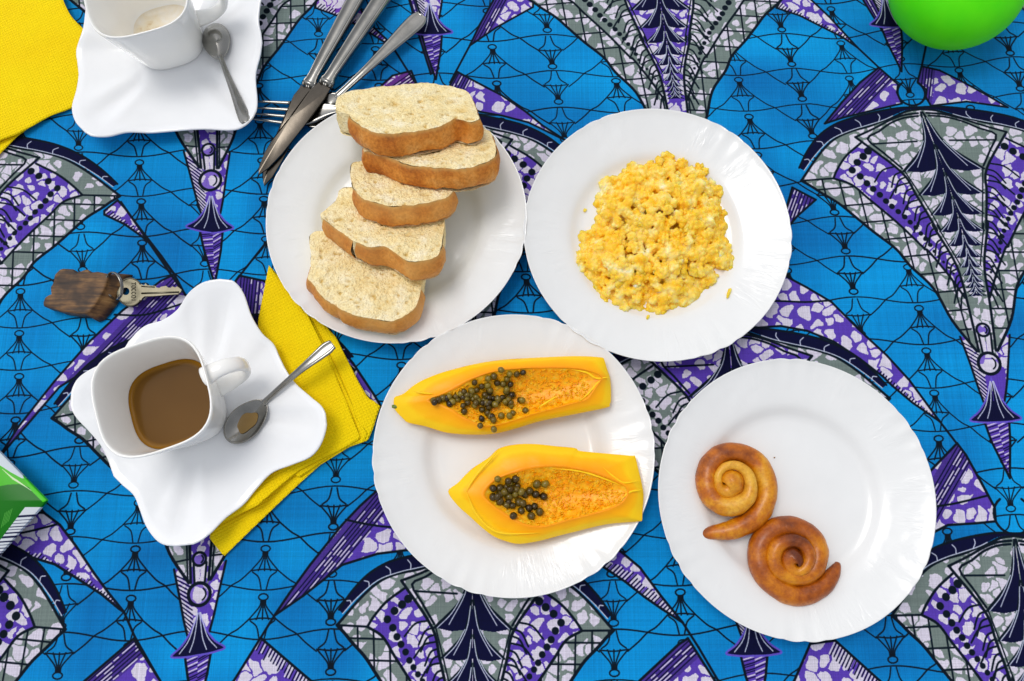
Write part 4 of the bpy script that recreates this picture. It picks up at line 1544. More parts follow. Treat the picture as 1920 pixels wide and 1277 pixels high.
nt.links.new(ramp(nt, ad.outputs[0], [(.2, (44, 30, 6)), (.5, (88, 68, 14)), (.8, (136, 116, 36))]), b.inputs['Base Color'])
b.inputs['Roughness'].default_value = .18
b.inputs['Specular IOR Level'].default_value = .45


def seed_mesh(k):
    bm = bmesh.new()
    bmesh.ops.create_icosphere(bm, subdivisions=3, radius=1.0)
    for v in bm.verts:
        n = v.co.normalized()
        v.co = Vector((n.x * 1.12, n.y * .95, n.z * .95)) * (.93 + .16 * abs(noise.noise(n * 4.5 + Vector((k * 9, 0, 0)))))
    me = bpy.data.meshes.new("seed")
    bm.to_mesh(me); bm.free()
    me.polygons.foreach_set('use_smooth', [True] * len(me.polygons))
    me.materials.append(m_seed)
    return me


seeds = [seed_mesh(k) for k in range(5)]


def papaya(label, out_px, cav_px, cen_px, z_far, z_near, seed_px, ridge_px, tip, fibres):
    """z_far/z_near: height of the cut edge at the image-upper / image-lower side"""
    zt = .034
    O = resample([tuple(at(x, y, zt - .008)) for x, y in smooth(out_px, 4, True)], 220)[:, :2]
    Cv = np.array([tuple(at(x, y, zt - .003))[:2] for x, y in smooth(cav_px, 5, True)])
    c = np.array(tuple(at(*cen_px, zt - .004))[:2])
    n = len(O)
    ymin, ymax = O[:, 1].min(), O[:, 1].max()
    fr = np.zeros(n)
    for i in range(n):
        d = O[i] - c
        a, b2 = Cv, np.roll(Cv, -1, 0)
        e = b2 - a
        den = d[0] * e[:, 1] - d[1] * e[:, 0]
        t = ((a[:, 0] - c[0]) * e[:, 1] - (a[:, 1] - c[1]) * e[:, 0]) / (den + 1e-15)
        u = ((a[:, 0] - c[0]) * d[1] - (a[:, 1] - c[1]) * d[0]) / (den + 1e-15)
        okk = (t > 0) & (u >= 0) & (u <= 1)
        fr[i] = min(.97, t[okk].max()) if okk.any() else .5
    root = thing("papaya_slice", label, "papaya", (c[0], c[1], .004), "papaya slices on one plate")
    def edge_z(x, y):
        k = (y - ymin) / (ymax - ymin)
        return z_near + (z_far - z_near) * k
    # cavity
    V, F = [], []
    ts = np.linspace(.06, 1, 22)
    def cav_z(x, y, q):
        return edge_z(x, y) - .0105 * (1 - q ** 2.2)
    for t in ts:
        for i in range(n):
            x, y = c + (O[i] - c) * fr[i] * t
            q = t
            rag = .0006 * noise.fractal((x * 300, y * 300, 3), 1, 2, 3) + .0009 * max(0, noise.noise((x * 240, y * 240, 8)))
            V.append((x, y, cav_z(x, y, q) + rag * (1 if t < .98 else .2)))
    V.append((c[0], c[1], cav_z(c[0], c[1], 0)))
    F = grid_faces(len(ts), n, False, True) + [(len(V) - 1, i, (i + 1) % n) for i in range(n)]
    mesh_obj("pulp", V, F, m_pulp, root)
    # flesh: from the cavity lip to the outline
    V, T_ = [], []
    ss = [0, .05, .12, .25, .42, .6, .76, .88, .95, 1.0]
    for s_ in ss:
        for i in range(n):
            t = fr[i] + (1 - fr[i]) * s_
            x, y = c + (O[i] - c) * t
            lip = .0016 * math.exp(-((s_ - .07) / .06) ** 2)
            fall = -.0075 * s_ ** 2.2
            V.append((x, y, edge_z(x, y) + lip + fall + .0005 * noise.noise((x * 110, y * 110, 5)))); T_.append(s_)
    mesh_obj("flesh", V, grid_faces(len(ss), n, False, True), m_flesh, root, attrs={'t': T_})
    # hull of skin under it
    V = []
    hs = [1.0, 1.004, .99, .955, .90, .82, .72, .58, .4, .2]
    for q, s_ in enumerate(hs):
        for i in range(n):
            x, y = c + (O[i] - c) * s_
            zt_ = edge_z(*(O[i])) - .0075
            if q == 0: z = zt_
            elif q == 1: z = zt_ - .0012
            else: z = .0042 + (zt_ - .003 - .0042) * max(0, (s_ - .45) / .55) ** 1.15
            V.append((x, y, z))
    V.append((c[0], c[1], .0042))
    F = grid_faces(len(hs), n, False, True) + [(len(V) - 1, (len(hs) - 1) * n + i, (len(hs) - 1) * n + (i + 1) % n) for i in range(n)]
    mesh_obj("skin", V, F, m_skin, root)
    rl = root_loc(root)
    for px, py, lift, sz in seed_px:
        p = at(px, py, zt - .006)
        d = np.array([p.x, p.y]) - c
        k = int(np.argmax((O - c) @ d / (np.linalg.norm(O - c, axis=1) + 1e-9)))
        q = np.linalg.norm(d) / (np.linalg.norm(O[k] - c) * fr[k])
        z = cav_z(p.x, p.y, q) if q < 1 else edge_z(p.x, p.y) + .0005
        o = bpy.data.objects.new("seed", random.choice(seeds))
        COL.objects.link(o); o.parent = root
        o.location = Vector((p.x, p.y, z + .0018 + lift / 1000)) - rl
        r = .0028 * sz
        o.scale = (r, r, r)
        o.rotation_euler = (random.random() * 6, random.random() * 6, random.random() * 6)
    # pale ridges and loose fibres of the pulp
    for L, r in ridge_px:
        P = smooth([at(x, y, 0) for x, y in L], 5)
        Q = []
        for p in P:
            w = at(0, 0); 
            Q.append(p)
        path = []
        for (x, y) in [tuple(q) for q in smooth([(a, b_) for a, b_ in L], 5)]:
            p = at(x, y, zt - .003)
            path.append((p.x, p.y, edge_z(p.x, p.y) + .0002))
        m = len(path)
        V, F = tube(path, [r * .9 / 1000 * math.sin(math.pi * (.04 + .92 * i / (m - 1))) * (1 + .3 * noise.noise((i * .6, r, 2))) for i in range(m)], 8, .45)
        mesh_obj("ridge", V, F, m_flesh, root, attrs={'t': [1.0] * len(V)})
    for k in range(fibres[0]):
        x0, x1, y0, y1 = fibres[1:]
        px, py = random.uniform(x0, x1), random.uniform(y0, y1)
        p = at(px, py, zt - .008)
        d = np.array([p.x, p.y]) - c
        kk = int(np.argmax((O - c) @ d / (np.linalg.norm(O - c, axis=1) + 1e-9)))
        q = np.linalg.norm(d) / (np.linalg.norm(O[kk] - c) * fr[kk])
        if q > .97: continue
        z = cav_z(p.x, p.y, q)
        a = random.uniform(0, 6.28); l = random.uniform(.0016, .0036)
        path = smooth([(p.x, p.y, z - .0004), (p.x + l * .4 * math.cos(a), p.y + l * .4 * math.sin(a), z + .0011), (p.x + l * math.cos(a + .6), p.y + l * math.sin(a + .6), z + .0007)], 3)
        FIB.append((tube(path, [.0007, .0006, .0005, .0005, .0004, .0004, .0003][:len(path)], 5), root))
    if tip:
        p = at(*tip, zt - .012)
        V, F = tube([p + Vector((-.002, 0, .001)), p + Vector((.002, 0, 0)), p + Vector((.006, 0, -.001))], [.0012, .0022, .0020], 10, .8)
        mesh_obj("stalk_scar", V, F, m_tip, root)
    return root


def join_fibres(root):
    V, F = [], []
    for (v, f), r in FIB:
        if r is not root: continue
        o = len(V)
        V += v; F += [tuple(a + o for a in q) for q in f]
    if V:
        o = mesh_obj("pulp_fibres", V, F, m_pulp, root)
        o['kind'] = 'stuff'


FIB = []
def q1(L): return [(720 + x / 4.267, 650 + y / 4.267) for x, y in L]
def q2(L): return [(820 + x / 4.683, 820 + y / 4.683) for x, y in L]
seeds1 = q1([(938,200),(1062,228),(1112,218),(1005,225),(880,242),(832,262),(985,258),(905,292),(952,294),(1012,300),(726,296),(782,318),(828,312),(640,362),(700,352),(742,345),(575,400),(612,380),(585,420),(470,412),(505,415),(440,430),(400,438),(525,460),
             (660,415),(690,385),(712,412),(668,452),(725,468),(752,432),(805,392),(842,358),(872,408),(842,402),(800,420),(826,458),(882,462),(905,440),(948,402),(978,356),(1026,382),(1000,402),(980,440),(1018,466),(1090,420),(1032,528),(1132,508),(642,520),(782,500),(826,530),(850,556),(938,550),(876,590),(782,576),(772,638),(880,664),(862,560),(838,482)])
P1o = q1([(78,405),(110,390),(160,368),(225,315),(300,270),(400,228),(500,195),(720,140),(950,105),(1200,90),(1450,78),(1620,78),(1745,88),(1760,100),(1785,180),(1812,260),(1818,420),(1808,455),(1785,482),(1500,540),(1250,590),(1050,650),(880,690),(700,697),(500,682),(330,632),(190,602),(150,570),(110,530),(78,485)])
P1c = q1([(360,430),(470,385),(580,335),(700,270),(850,215),(1000,190),(1200,178),(1500,180),(1650,205),(1735,250),(1690,320),(1610,420),(1500,450),(1250,520),(1100,565),(950,610),(800,630),(640,560),(550,500),(470,465)])
pp = papaya("upper papaya slice, spilling a long trail of black seeds", P1o, P1c, q1([(1000, 390)])[0], .0340, .0280,
            [(x, y, random.choice([0, .3, .8, 1.6, 2.4]), random.uniform(.92, 1.1)) for x, y in seeds1] + [(x + random.uniform(-9, 9), y + random.uniform(-7, 7), random.uniform(.5, 4.0), random.uniform(.9, 1.05)) for x, y in seeds1[20:46]],
            [(q1([(1230,490),(1310,440),(1400,385)]), 1.0), (q1([(1500,186),(1620,210),(1700,255),(1800,245)]), 1.3), (q1([(1560,440),(1640,370),(1700,300),(1760,250)]), 1.0), (q1([(240,360),(320,370),(400,380)]), 1.2)],
            q1([(84, 480)])[0], (700, 850, 1105, 690, 795))
join_fibres(pp)
seeds2 = q2([(530,370),(625,390),(685,370),(490,450),(550,445),(610,440),(660,450),(632,405),(490,525),(550,500),(625,520),(600,480),(550,565),(610,595),(715,565),(725,480),(770,500),(700,430),(750,580),(810,470),(872,410),(948,408),(865,500),(935,518),(805,620),(855,605),(735,645),(900,655),(825,690),(668,690),(682,500),(575,470),(660,600)])
P2o = q2([(95,475),(180,400),(300,280),(450,180),(540,100),(680,65),(850,60),(1050,80),(1210,95),(1250,120),(1450,140),(1700,162),(1735,166),(1765,280),(1795,400),(1812,500),(1806,640),(1802,715),(1780,738),(1500,762),(1250,820),(1050,870),(900,910),(720,937),(600,912),(500,872),(400,800),(280,690),(180,600)])
P2c = q2([(420,500),(500,390),(620,335),(760,295),(900,270),(1050,262),(1250,290),(1450,345),(1600,410),(1660,460),(1640,540),(1560,600),(1350,670),(1150,720),(950,775),(800,768),(680,715),(560,640),(470,570)])
pp = papaya("lower papaya slice, broad and pointed with one clump of seeds", P2o, P2c, q2([(980, 510)])[0], .0345, .0295,
            [(x, y, random.choice([0, .3, .8, 1.4]), random.uniform(1.05, 1.3)) for x, y in seeds2] + [(x + random.uniform(-6, 6), y + random.uniform(-6, 6), random.uniform(1.5, 4.0), random.uniform(1.0, 1.2)) for x, y in seeds2[5:18:2]],
            [(q2([(1000,275),(1250,300),(1450,360),(1620,430)]), .9), (q2([(1450,265),(1550,350),(1640,400),(1790,375)]), 1.0), (q2([(1620,540),(1690,480),(1800,460)]), 1.2), (q2([(250,480),(330,350),(450,210),(540,110)]), 1.4), (q2([(255,480),(330,650),(450,790),(600,845),(900,840)]), 1.2)],
            None, (760, 930, 1175, 880, 985))
join_fibres(pp)

# ------------------------------------------------------------------ spiral rolls
def roll_mat(name, stops):
    m, nt, b = new_mat(name)
    f1 = obj_noise(nt, 55, 5, .6); f2 = obj_noise(nt, 380, 3, .6)
    ta = nd(nt, 'ShaderNodeAttribute', attribute_name='bake')
    s_ = nd(nt, 'ShaderNodeMath', operation='MULTIPLY_ADD'); s_.inputs[1].default_value = .95
    nt.links.new(f1, s_.inputs[0]); nt.links.new(ta.outputs['Fac'], s_.inputs[2])
    ca = ramp(nt, s_.outputs[0], stops)
    cb = ramp(nt, f2, [(.32, (196, 170, 140)), (.55, (255, 255, 255))])
    nt.links.new(mix(nt, .45, ca, cb, 'MULTIPLY'), b.inputs['Base Color'])
    b.inputs['Roughness'].default_value = .4
    b.inputs['Specular IOR Level'].default_value = .35
    b.inputs['Coat Weight'].default_value = .25
    b.inputs['Coat Roughness'].default_value = .22
    add_bump(nt, b, f2, .0005, .8)
    return m


m_rollA = roll_mat("golden_fried_dough", [(.30, (232, 176, 58)), (.46, (218, 144, 16)), (.62, (190, 102, 2)), (.82, (128, 58, 2))])
m_rollB = roll_mat("brown_fried_dough", [(.30, (222, 150, 18)), (.50, (202, 118, 2)), (.68, (166, 82, 0)), (.92, (104, 42, 0))])


def roll(label, pts, mat, zs=1.0):
    """pts: px x, y, radius(mm), height(mm), bake"""
    def q(x, y): return 1290 + x / 3.757, 810 + y / 3.757
    P = smooth([(*q(x, y), r, h, bk) for x, y, r, h, bk in pts], 8)
    path, rad, bake = [], [], []
    for x, y, r, h, bk in P:
        p = at(x, y, .003 + h / 1000)
        path.append((p.x, p.y, .0035 + h / 1000 * zs)); rad.append(max(.0004, r / 1000)); bake.append(bk * 1.15 + .05)
    c = np.mean(path, 0)
    # flattened tube sweep, a little irregular
    V, F = tube(path, rad, 22, 1.0)
    V2, A = [], []
    ns = 22
    for i, v in enumerate(V):
        k = min(i // ns, len(path) - 1)
        p = Vector(path[k]); d = Vector(v) - p
        nz = noise.noise(Vector(v) * 90) * .07 + noise.noise(Vector(v) * 260) * .03
        w = p + d * (1 + nz)
        w.z = max(w.z, .0034)
        V2.append(w); A.append(bake[k] + .10 * noise.noise(Vector(v) * 45))
    return tag(mesh_obj("spiral_roll", V2, F, mat, attrs={'bake': A}, loc=(c[0], c[1], .0035)), label, "pastry", "brown spiral rolls")


roll("paler spiral roll, curled with its tail pointing left", [
    (84,712,2.2,3,.30),(120,718,4.4,5,.22),(190,706,6.0,7,.12),(290,694,7.6,8.5,.08),(400,650,8.6,9,.04),(490,580,8.8,9,.0),(540,480,8.9,9,.0),(548,370,8.9,9,.0),(510,260,9.0,9,.04),(430,185,9.0,9,.08),(320,152,9.0,9,.12),(215,175,9.2,9,.12),(145,260,9.2,9.5,.14),(132,360,9.0,10,.10),(165,455,8.6,11,.06),
    (245,515,8.4,12.5,-.04),(340,515,8.2,14,-.10),(415,462,6.6,15.5,-.14),(440,375,5.4,17,-.18),(412,285,4.6,18,-.18),(335,236,3.8,19,-.14),(255,250,3.4,19,-.10),(212,310,3.0,19,-.06),(222,390,4.2,17,-.04),(262,410,7.5,15,-.04),(295,372,10.6,14.5,.0),(318,345,10.8,14.5,.06),(345,325,8.4,14.5,.0),(368,310,4.5,14.5,.0),(378,303,1.0,14.5,.0)], m_rollA)
roll("darker spiral roll, its short tail pointing right", [
    (1054,922,2.0,6,.18),(1042,955,3.8,7,.16),(1005,1020,6.4,8,.10),(940,1085,8.0,9,.10),(850,1130,8.8,9,.06),(745,1145,9.0,9,.08),(640,1100,9.0,9,.06),(550,1020,9.0,9,.06),(500,915,9.0,9,.08),(505,805,9.0,9,.10),(565,715,9.0,9,.12),(665,672,9.0,9,.12),(770,682,9.0,9,.10),(860,740,8.8,9.5,.08),(908,830,8.6,10,.06),(900,925,8.2,11,.04),
    (845,1000,7.6,12,.02),(745,1022,6.8,13.5,.0),(645,985,6.4,14.5,.0),(602,900,6.2,15.5,.0),(628,805,6.0,16.5,.08),(715,766,5.8,17,.34),(805,792,5.6,17.5,.34),(850,875,5.2,18,.06),(825,955,4.6,18,-.02),(765,985,4.6,17,-.02),(715,950,6.5,15.5,.04),(715,905,9.2,14.5,.20),(740,885,9.6,14.5,.42),(768,870,8.0,14.5,.42),(790,858,4.0,14.5,.3),(800,852,1.0,14.5,.3)], m_rollB)
m_bit = noise_mat("toasted_crumb", [(.3, (130, 92, 40)), (.7, (180, 140, 80))], 300, .8)
V, F = tube([at(1452, 858, .0036) + Vector((-.0005, 0, 0)), at(1452, 858, .0040), at(1452, 858, .0036) + Vector((.0006, .0003, 0))], [.0003, .0006, .0003], 7)
tag(mesh_obj("crumb", V, F, m_bit, loc=tuple(at(1452, 858, .0034))), "tiny brown crumb to the right of the paler spiral roll", "crumb")

# ------------------------------------------------------------------ yellow paper napkins
m_nap, nt, b = new_mat("yellow_embossed_paper")
f1 = obj_noise(nt, 20, 3)
nt.links.new(ramp(nt, f1, [(.3, (252, 214, 0)), (.7, (255, 224, 2))]), b.inputs['Base Color'])
b.inputs['Roughness'].default_value = .75
b.inputs['Specular IOR Level'].default_value = .15
tc = nd(nt, 'ShaderNodeTexCoord')
mp = nd(nt, 'ShaderNodeMapping'); mp.inputs['Rotation'].default_value = (0, 0, math.radians(-28))
nt.links.new(tc.outputs['Object'], mp.inputs[0])
wa = nd(nt, 'ShaderNodeTexWave', Scale=122.0, Distortion=.25, bands_direction='X'); wb = nd(nt, 'ShaderNodeTexWave', Scale=122.0, Distortion=.25, bands_direction='Y')
nt.links.new(mp.outputs[0], wa.inputs[0]); nt.links.new(mp.outputs[0], wb.inputs[0])
mm = nd(nt, 'ShaderNodeMath', operation='MAXIMUM')
nt.links.new(wa.outputs['Fac'], mm.inputs[0]); nt.links.new(wb.outputs['Fac'], mm.inputs[1])
add_bump(nt, b, mm.outputs[0], .0007, .8)


def sheet(name, root, outline, cen, zf, thick=.0009, n=160, curve=True):
    """paper sheet: px outline, height from zf(px,py) in mm"""
    P = resample(smooth(outline, 4, True) if curve else outline, n)
    c = np.array(cen, float)
    ts = np.linspace(.08, 1, 26)
    top, bot = [], []
    for t in ts:
        r = []
        for p in P:
            x, y = c + (p - c) * t
            z = zf(x, y) / 1000 + .0004 * noise.noise((x * .035, y * .035, 3))
            r.append(tuple(at(x, y, z)))
        r = np.array(r); top.append(r)
        rb = r.copy(); rb[:, 2] -= thick; bot.append(rb)
    V, F = ring_stack(top + bot[::-1])
    return mesh_obj(name, V, F, m_nap, root)


nr = thing("paper_napkin", "folded yellow paper napkin under the saucer of the coffee", "napkin", at(560, 770, 0), "yellow paper napkins")
low1 = [(521,512),(560,556),(600,600),(630,632),(650,672),(672,715),(690,746),(702,752),(713,762),(706,782),(700,802),(690,826),(655,838),(600,872),(562,906),(520,946),(470,994),(420,1043),(405,1025),(392,1008),(420,960),(480,820),(490,640)]
sheet("lower_layer", nr, low1, (572, 775), lambda x, y: 1.8 + .8 * math.sin(x * .03), n=200, curve=False)
mid1 = [(510,503),(545,545),(585,600),(625,680),(655,745),(672,790),(690,812),(683,828),(650,836),(600,868),(560,895),(520,860),(500,760),(484,620)]
sheet("middle_layer", nr, mid1, (575, 770), lambda x, y: 3.2 + .6 * math.sin(y * .03), n=180, curve=False)
def zl(x, y):
    # upper layer: long soft folds, its lower edge lifted into a lip
    f = ((x - 500) * .52 - (y - 500) * .40) / 60.0
    lip = max(0, 1 - math.hypot((x - 470) / 120, (y - 945) / 55)) if y > 880 else 0
    e = max(0, (x - 480) / 200)
    return 5.0 + 1.0 * math.sin(f * 2.2) + 9.0 * lip + .5 * e
up1 = [(504,497),(522,520),(548,552),(578,592),(604,645),(628,700),(652,760),(668,800),(676,822),(640,842),(600,862),(560,882),(520,915),(482,948),(440,968),(404,986),(393,1006),(398,980),(404,966),(430,930),(470,880),(480,760),(482,690),(484,600)]
sheet("upper_layer", nr, up1, (560, 780), zl, n=220, curve=False)

nr2 = thing("paper_napkin", "yellow paper napkin at the top left corner beside the upper saucer", "napkin", at(30, 120, 0), "yellow paper napkins")
sheet("lower_layer", nr2, [(-90,-40),(60,-40),(120,60),(130,150),(60,232),(32,255),(5,282),(-40,320),(-110,300)], (0, 130), lambda x, y: 1.6, n=160)
sheet("upper_layer", nr2, [(-120,-60),(60,-60),(106,-32),(120,5),(135,32),(160,58),(185,90),(150,150),(142,196),(96,216),(60,236),(30,252),(0,263),(-50,285),(-130,280)], (10, 110),
      lambda x, y: 5 + 2.2 * math.sin((x + y) * .011 + .6) + 1.2 * math.sin((x * .7 - y) * .02), n=200)

# ------------------------------------------------------------------ green drink carton at the left edge
ZC = .024
c_top = {k: at(*v, ZC) for k, v in dict(R=(88, 938), T=(-98, 748), L=(-262, 930), B=(-98, 1150)).items()}
lo = np.array([min(p.x for p in c_top.values()), min(p.y for p in c_top.values())]) * 1000 - 2
hi = np.array([max(p.x for p in c_top.values()), max(p.y for p in c_top.values())]) * 1000 + 2
cc_ = Canvas(lo[0], lo[1], hi[0], hi[1], .25)
cc_.C[:] = rgb(3, 108, 2)
def cp(L): return [np.array(tuple(at(x, y, ZC))[:2]) * 1000 for x, y in L]
cc_.fill(cp([(-300,600),(120,960),(88,938),(60,916),(35,908),(15,909),(-20,916),(-60,932),(-300,900)]), rgb(64, 180, 6))
cc_.fill(cp([(-120,740),(0,846),(48,898),(40,897),(20,886),(0,873),(-60,838),(-140,790)]), rgb(196, 206, 214))
cc_.fill(cp([(40,890),(88,938),(80,942),(58,920)]), rgb(70, 196, 20))
for k in range(7):
    cc_.stroke(smooth(cp([(4 + k * 3, 880 + k * 3), (20 + k * 4, 893 + k * 3), (34 + k * 4, 902 + k * 3)]), 4), .35, rgb(210, 226, 190))
strip = cc_.fill(cp([(47,951),(79,951),(0,1046),(-90,1160),(-120,1140),(-4,1018)]), rgb(206, 212, 218))
bars = rng.choice([.45, .7, 1.1, 1.6], 60)
yb = 966.0
for w_ in bars:
    if yb > 1140: break
    cc_.stroke(cp([(-160, yb + 16), (90, yb - 1)]), w_, rgb(16, 22, 60), strip)
    yb += w_ * 2.1 + rng.choice([2.6, 3.6, 5.0])
for k in range(5):
    cc_.stroke(cp([(2 + k * 3.4, 990 - k * 3), (10 + k * 3.2, 962 - k * 2)]), .3, rgb(120, 190, 90))
    cc_.stroke(cp([(-30 + k * 4, 1010 - k * 3), (-22 + k * 4, 980 - k * 2)]), .3, rgb(120, 190, 90))
img_c = cc_.image("carton_print")
m_car, nt, b = new_mat("printed_carton")
tx = nd(nt, 'ShaderNodeTexImage', extension='EXTEND'); tx.image = img_c
nt.links.new(tx.outputs[0], b.inputs['Base Color'])
b.inputs['Roughness'].default_value = .3
b.inputs['Specular IOR Level'].default_value = .15
cr = thing("drink_carton", "green drink carton with a barcode at the left edge", "carton", (c_top['L'].x * .5 + c_top['R'].x * .5, c_top['T'].y * .5 + c_top['B'].y * .5, 0))
order = ['R', 'T', 'L', 'B']
cen = sum((c_top[k] for k in order), Vector()) / 4
def rounded(r, z, sc):
    out = []
    for i, k in enumerate(order):
        p, a, b_ = c_top[k], c_top[order[i - 1]], c_top[order[(i + 1) % 4]]
        for t in np.linspace(0, 1, 5):
            q0 = p + (a - p).normalized() * r; q1_ = p + (b_ - p).normalized() * r
            q = q0 * (1 - t) ** 2 + p * 2 * t * (1 - t) + q1_ * t * t
            q = cen + (q - cen) * sc
            out.append((q.x, q.y, z))
    return np.array(out)
def cuv(V): return [((v[0] * 1000 - cc_.x0) / (cc_.w * cc_.res), (v[1] * 1000 - cc_.y0) / (cc_.h * cc_.res)) for v in V]
V, F = ring_stack([rounded(.0015, ZC + .0006, .5), rounded(.0015, ZC, .965), rounded(.0015, ZC - .0006, .992), rounded(.0015, ZC - .003, 1.0), rounded(.0015, .002, .85), rounded(.0015, .0008, .84)])
sharp(mesh_obj("carton_body", V, F, m_car, cr, uvs=cuv(V)), 50)
m_lid = noise_mat("green_plastic_cap", [(.3, (40, 150, 14)), (.7, (60, 176, 20))], 40, .35)
cpx = cen + Vector((-.018, .0, 0))
V, F = ring_stack([np.array([(cpx.x + r * math.cos(a), cpx.y + r * math.sin(a), z) for a in np.linspace(0, 6.283, 36, endpoint=False)]) for r, z in ((.0125, ZC + .0004), (.0125, ZC + .009), (.0118, ZC + .0105), (.005, ZC + .011))])
mesh_obj("screw_cap", V, F, m_lid, cr)

# ------------------------------------------------------------------ round green bowl, top right
m_gr, nt, b = new_mat("bright_green_plastic")
f1 = obj_noise(nt, 25, 3); 
nt.links.new(ramp(nt, f1, [(.3, (80, 228, 0)), (.7, (98, 238, 2))]), b.inputs['Base Color'])
b.inputs['Roughness'].default_value = .5
b.inputs['Specular IOR Level'].default_value = .2
b.inputs['Subsurface Weight'].default_value = .6
b.inputs['Subsurface Radius'].default_value = (.006, .016, .002)
b.inputs['Subsurface Scale'].default_value = 1.0
add_bump(nt, b, obj_noise(nt, 300, 3), .0003, .5)
gb = at(1769, 2, .018)
prof = [(.0, .0), (.026, .0), (.030, .001), (.040, .006), (.050, .015), (.0565, .027), (.0590, .040), (.0575, .052), (.052, .063), (.043, .072), (.032, .0775), (.020, .0800), (.0, .0810)]
pr = smooth([(r, z) for r, z in prof], 4)
rings = [np.array([(gb.x + r * math.cos(a), gb.y + r * math.sin(a), z + .0005) for a in np.linspace(0, 2 * math.pi, 64, endpoint=False)]) for r, z in pr if r > 1e-4]
pot = thing("plastic_pot", "round bright green plastic pot cut off by the top right edge", "pot", (gb.x, gb.y, 0))
V, F = ring_stack(rings)
mesh_obj("pot_body", V, F, m_gr, pot)
def lathe_at(prof):
    return ring_stack([np.array([(gb.x + r * math.cos(a), gb.y + r * math.sin(a), z) for a in np.linspace(0, 2 * math.pi, 48, endpoint=False)]) for r, z in prof])
V, F = lathe_at([(.0335, .0765), (.0345, .0775), (.0345, .0795), (.0330, .0806), (.020, .0835), (.008, .0848)])
mesh_obj("lid", V, F, m_gr, pot)
V, F = lathe_at([(.006, .0840), (.0052, .0880), (.0078, .0915), (.0082, .0940), (.0062, .0965), (.002, .0974)])
mesh_obj("knob", V, F, m_gr, pot)

# ------------------------------------------------------------------ key on its wooden tag
m_wood, nt, b = new_mat("weathered_wood")
f1 = obj_noise(nt, 30, 6, .65, stretch=(1, 9, 2)); f2 = obj_noise(nt, 45, 3)
ca = ramp(nt, f1, [(.28, (50, 32, 17)), (.45, (94, 64, 34)), (.58, (132, 94, 50)), (.75, (170, 130, 76))])
cb = ramp(nt, f2, [(.40, (92, 80, 74)), (.56, (255, 255, 255))])
nt.links.new(mix(nt, .8, ca, cb, 'MULTIPLY'), b.inputs['Base Color'])
b.inputs['Roughness'].default_value = .6
add_bump(nt, b, f1, .0008, .8)
kr = thing("key_fob", "door key on a split ring with a rough brown wooden tag", "key", at(190, 545, 0))
def qk(L): return [(60 + x / 6.4, 480 + y / 6.4) for x, y in L]
top_px = qk([(130,560),(150,500),(185,478),(228,460),(222,420),(220,370),(240,340),(258,292),(262,250),(275,215),(330,160),(370,148),(420,150),(490,155),(512,182),(535,192),(590,180),(640,158),(672,160),(690,185),(705,196),(790,186),(880,205),(930,215),(905,300),(872,395),(810,510),(745,610),(690,672),(640,690),(540,690),(450,680),(330,660),(260,632),(190,612),(132,600)])
zt = .015
T_ = np.array([tuple(at(x, y, zt)) for x, y in resample(top_px, 150)])
B_ = np.array([tuple(at(x, y, .001)) for x, y in resample(top_px, 150)])
# the right end slopes down to the cloth
xr = at(872, 395); 
c_ = T_.mean(0)
rings = []
for t, z in ((.3, zt + .0003), (.6, zt + .0003), (.9, zt + .0002), (.965, zt), (.99, zt - .0006), (1.0, zt - .002)):
    r = c_ + (T_ - c_) * t; r[:, 2] = z; rings.append(r)
def shift_r(P, amt):
    # push the side facing right outwards: the slanting sawn end
    Q = P.copy()
    a_, b_ = np.array(tuple(at(*qk([(930, 215)])[0], zt))[:2]), np.array(tuple(at(*qk([(690, 672)])[0], zt))[:2])
    d = (b_ - a_) / np.linalg.norm(b_ - a_)
    for i in range(len(Q)):
        v = Q[i, :2] - a_
        dist = abs(v[0] * d[1] - v[1] * d[0]); along = v @ d
        if dist < .004 and -.003 < along < np.linalg.norm(b_ - a_) + .003:
            u = min(max(along / np.linalg.norm(b_ - a_), 0), 1)
            Q[i, :2] += np.array([.0135 * (1 - .55 * u), .0035 * (1 - u) - .004 * u]) * amt
    return Q
for t, z in ((.15, zt - .004), (.6, zt - .0075), (1.0, .0008)):
    r = shift_r(T_, t); r[:, 2] = z; rings.append(r)
V, F = ring_stack(rings)
mesh_obj("wooden_tag", V, F, m_wood, kr)
# split ring
rc = at(214, 536, .0160)
ax_d = (at(221, 557, .010) - at(203, 513, .012)).normalized()
side = ax_d.cross(Vector((0, 0, 1))).normalized()
nrm = (side * .62 + Vector((0, 0, 1)) * .78).normalized()
sd2 = nrm.cross(ax_d).normalized()
V, F = [], []
for k in range(2):
    path = [rc + ax_d * (.0116 * math.cos(a)) + sd2 * (.0116 * math.sin(a)) + nrm * (.0011 * (k - .5)) for a in np.linspace(0, 2 * math.pi, 49)]
    v, f = tube(path, .00085, 8)
    o_ = len(V); V += v; F += [tuple(a + o_ for a in q) for q in f]
mesh_obj("split_ring", V, F, m_steel, kr)
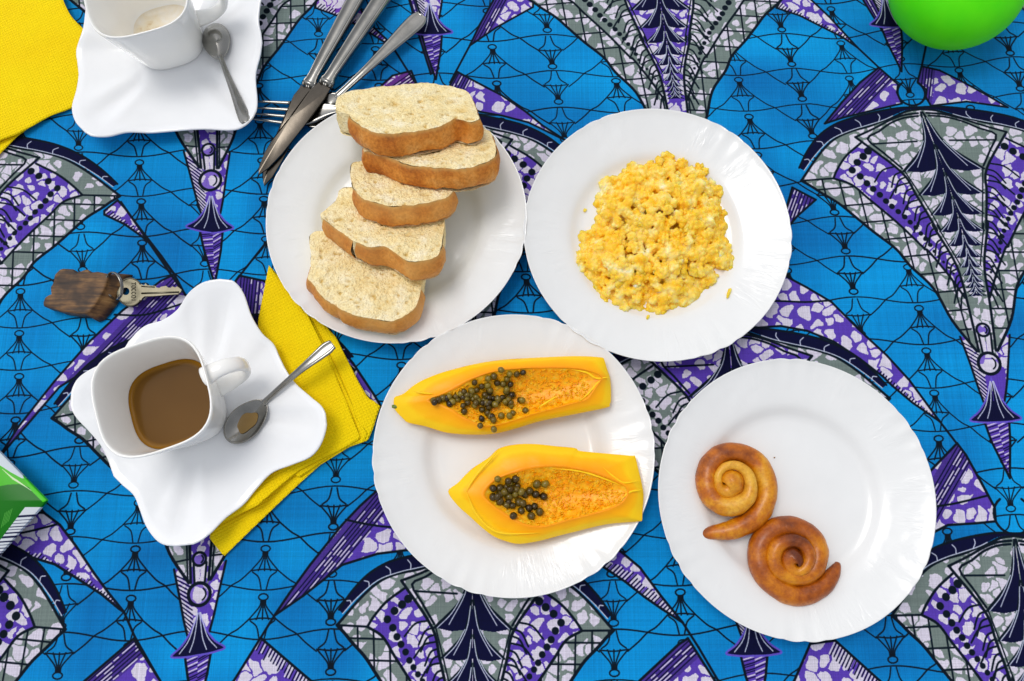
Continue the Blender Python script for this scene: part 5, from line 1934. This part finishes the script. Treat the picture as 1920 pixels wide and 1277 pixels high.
# key
def qz(L): return [(200 + x / 12.77, 500 + y / 12.77) for x, y in L]
zk = .0062
bow = [(560 + 318 * math.cos(a), 610 - 345 * math.sin(a)) for a in np.linspace(math.radians(-25), math.radians(-327), 44)]
shaft = [(850, 430), (900, 445), (930, 395), (965, 440), (1060, 455), (1165, 462), (1195, 500), (1260, 512), (1300, 482), (1420, 460), (1480, 505), (1530, 505), (1570, 470), (1640, 500), (1680, 470), (1740, 510), (1790, 555), (1775, 600), (1700, 658), (1400, 680), (1100, 705), (900, 712)]
bm = bmesh.new()
ov = [bm.verts.new(at(*p, zk)) for p in qz(bow + shaft)]
hv = [bm.verts.new(at(*p, zk)) for p in qz([(455 + 92 * math.cos(a), 590 + 92 * math.sin(a)) for a in np.linspace(0, 2 * math.pi, 20, endpoint=False)])]
ed = [bm.edges.new((L[i], L[(i + 1) % len(L)])) for L in (ov, hv) for i in range(len(L))]
res = bmesh.ops.triangle_fill(bm, edges=ed, use_beauty=True, use_dissolve=False)
fs = [g for g in res['geom'] if isinstance(g, bmesh.types.BMFace)]
ex = bmesh.ops.extrude_face_region(bm, geom=fs)
for g in ex['geom']:
    if isinstance(g, bmesh.types.BMVert): g.co.z -= .0022
bmesh.ops.recalc_face_normals(bm, faces=bm.faces)
Vk = [v.co.copy() for v in bm.verts]; bm.verts.index_update()
Fk = [tuple(v.index for v in f.verts) for f in bm.faces]
bm.free()
mesh_obj("key", Vk, Fk, m_brass, kr, smooth_shade=False)
# raised rim of the bow, groove of the shaft and the stamped letters
rim = [at(*p, zk + .0001) for p in qz([(560 + 300 * math.cos(a), 610 - 328 * math.sin(a)) for a in np.linspace(math.radians(35), math.radians(325), 40)])]
V, F = tube(rim, .0006, 6); mesh_obj("bow_rim", V, F, m_brass, kr)
for (a, b_, w_) in (((830, 640), (1730, 610), .0008), ((830, 470), (1150, 490), .0006)):
    V, F = tube([at(*p, zk + .0001) for p in qz([a, ((a[0] + b_[0]) / 2, (a[1] + b_[1]) / 2), b_])], w_, 6, .6)
    mesh_obj("shaft_ridge", V, F, m_brass, kr)
def letter(strokes, k):
    V, F = [], []
    for L in strokes:
        # letters stand sideways: their tops point to the right
        path = [at(*qz([(690 - (1 - v) * 95, 375 + k * 78 + u * 62)])[0], zk + .0002) for u, v in L]
        v_, f_ = tube(path, .00042, 5)
        o_ = len(V); V += v_; F += [tuple(a + o_ for a in q) for q in f_]
    return V, F
ring_l = [(.5 + .5 * math.cos(a), .5 + .5 * math.sin(a)) for a in np.linspace(0, 6.283, 14)]
cee = [(.5 + .5 * math.cos(a), .5 + .5 * math.sin(a)) for a in np.linspace(.9, 5.4, 12)]
GL = {'T': [[(0, 1), (.5, 1), (1, 1)], [(.5, 1), (.5, .5), (.5, 0)]], 'O': [ring_l], 'C': [cee], 'I': [[(.5, 1), (.5, .5), (.5, 0)]]}
for k, ch in enumerate("TOCCOI"):
    V, F = letter(GL[ch], k)
    mesh_obj("stamped_letter", V, F, m_brass, kr)
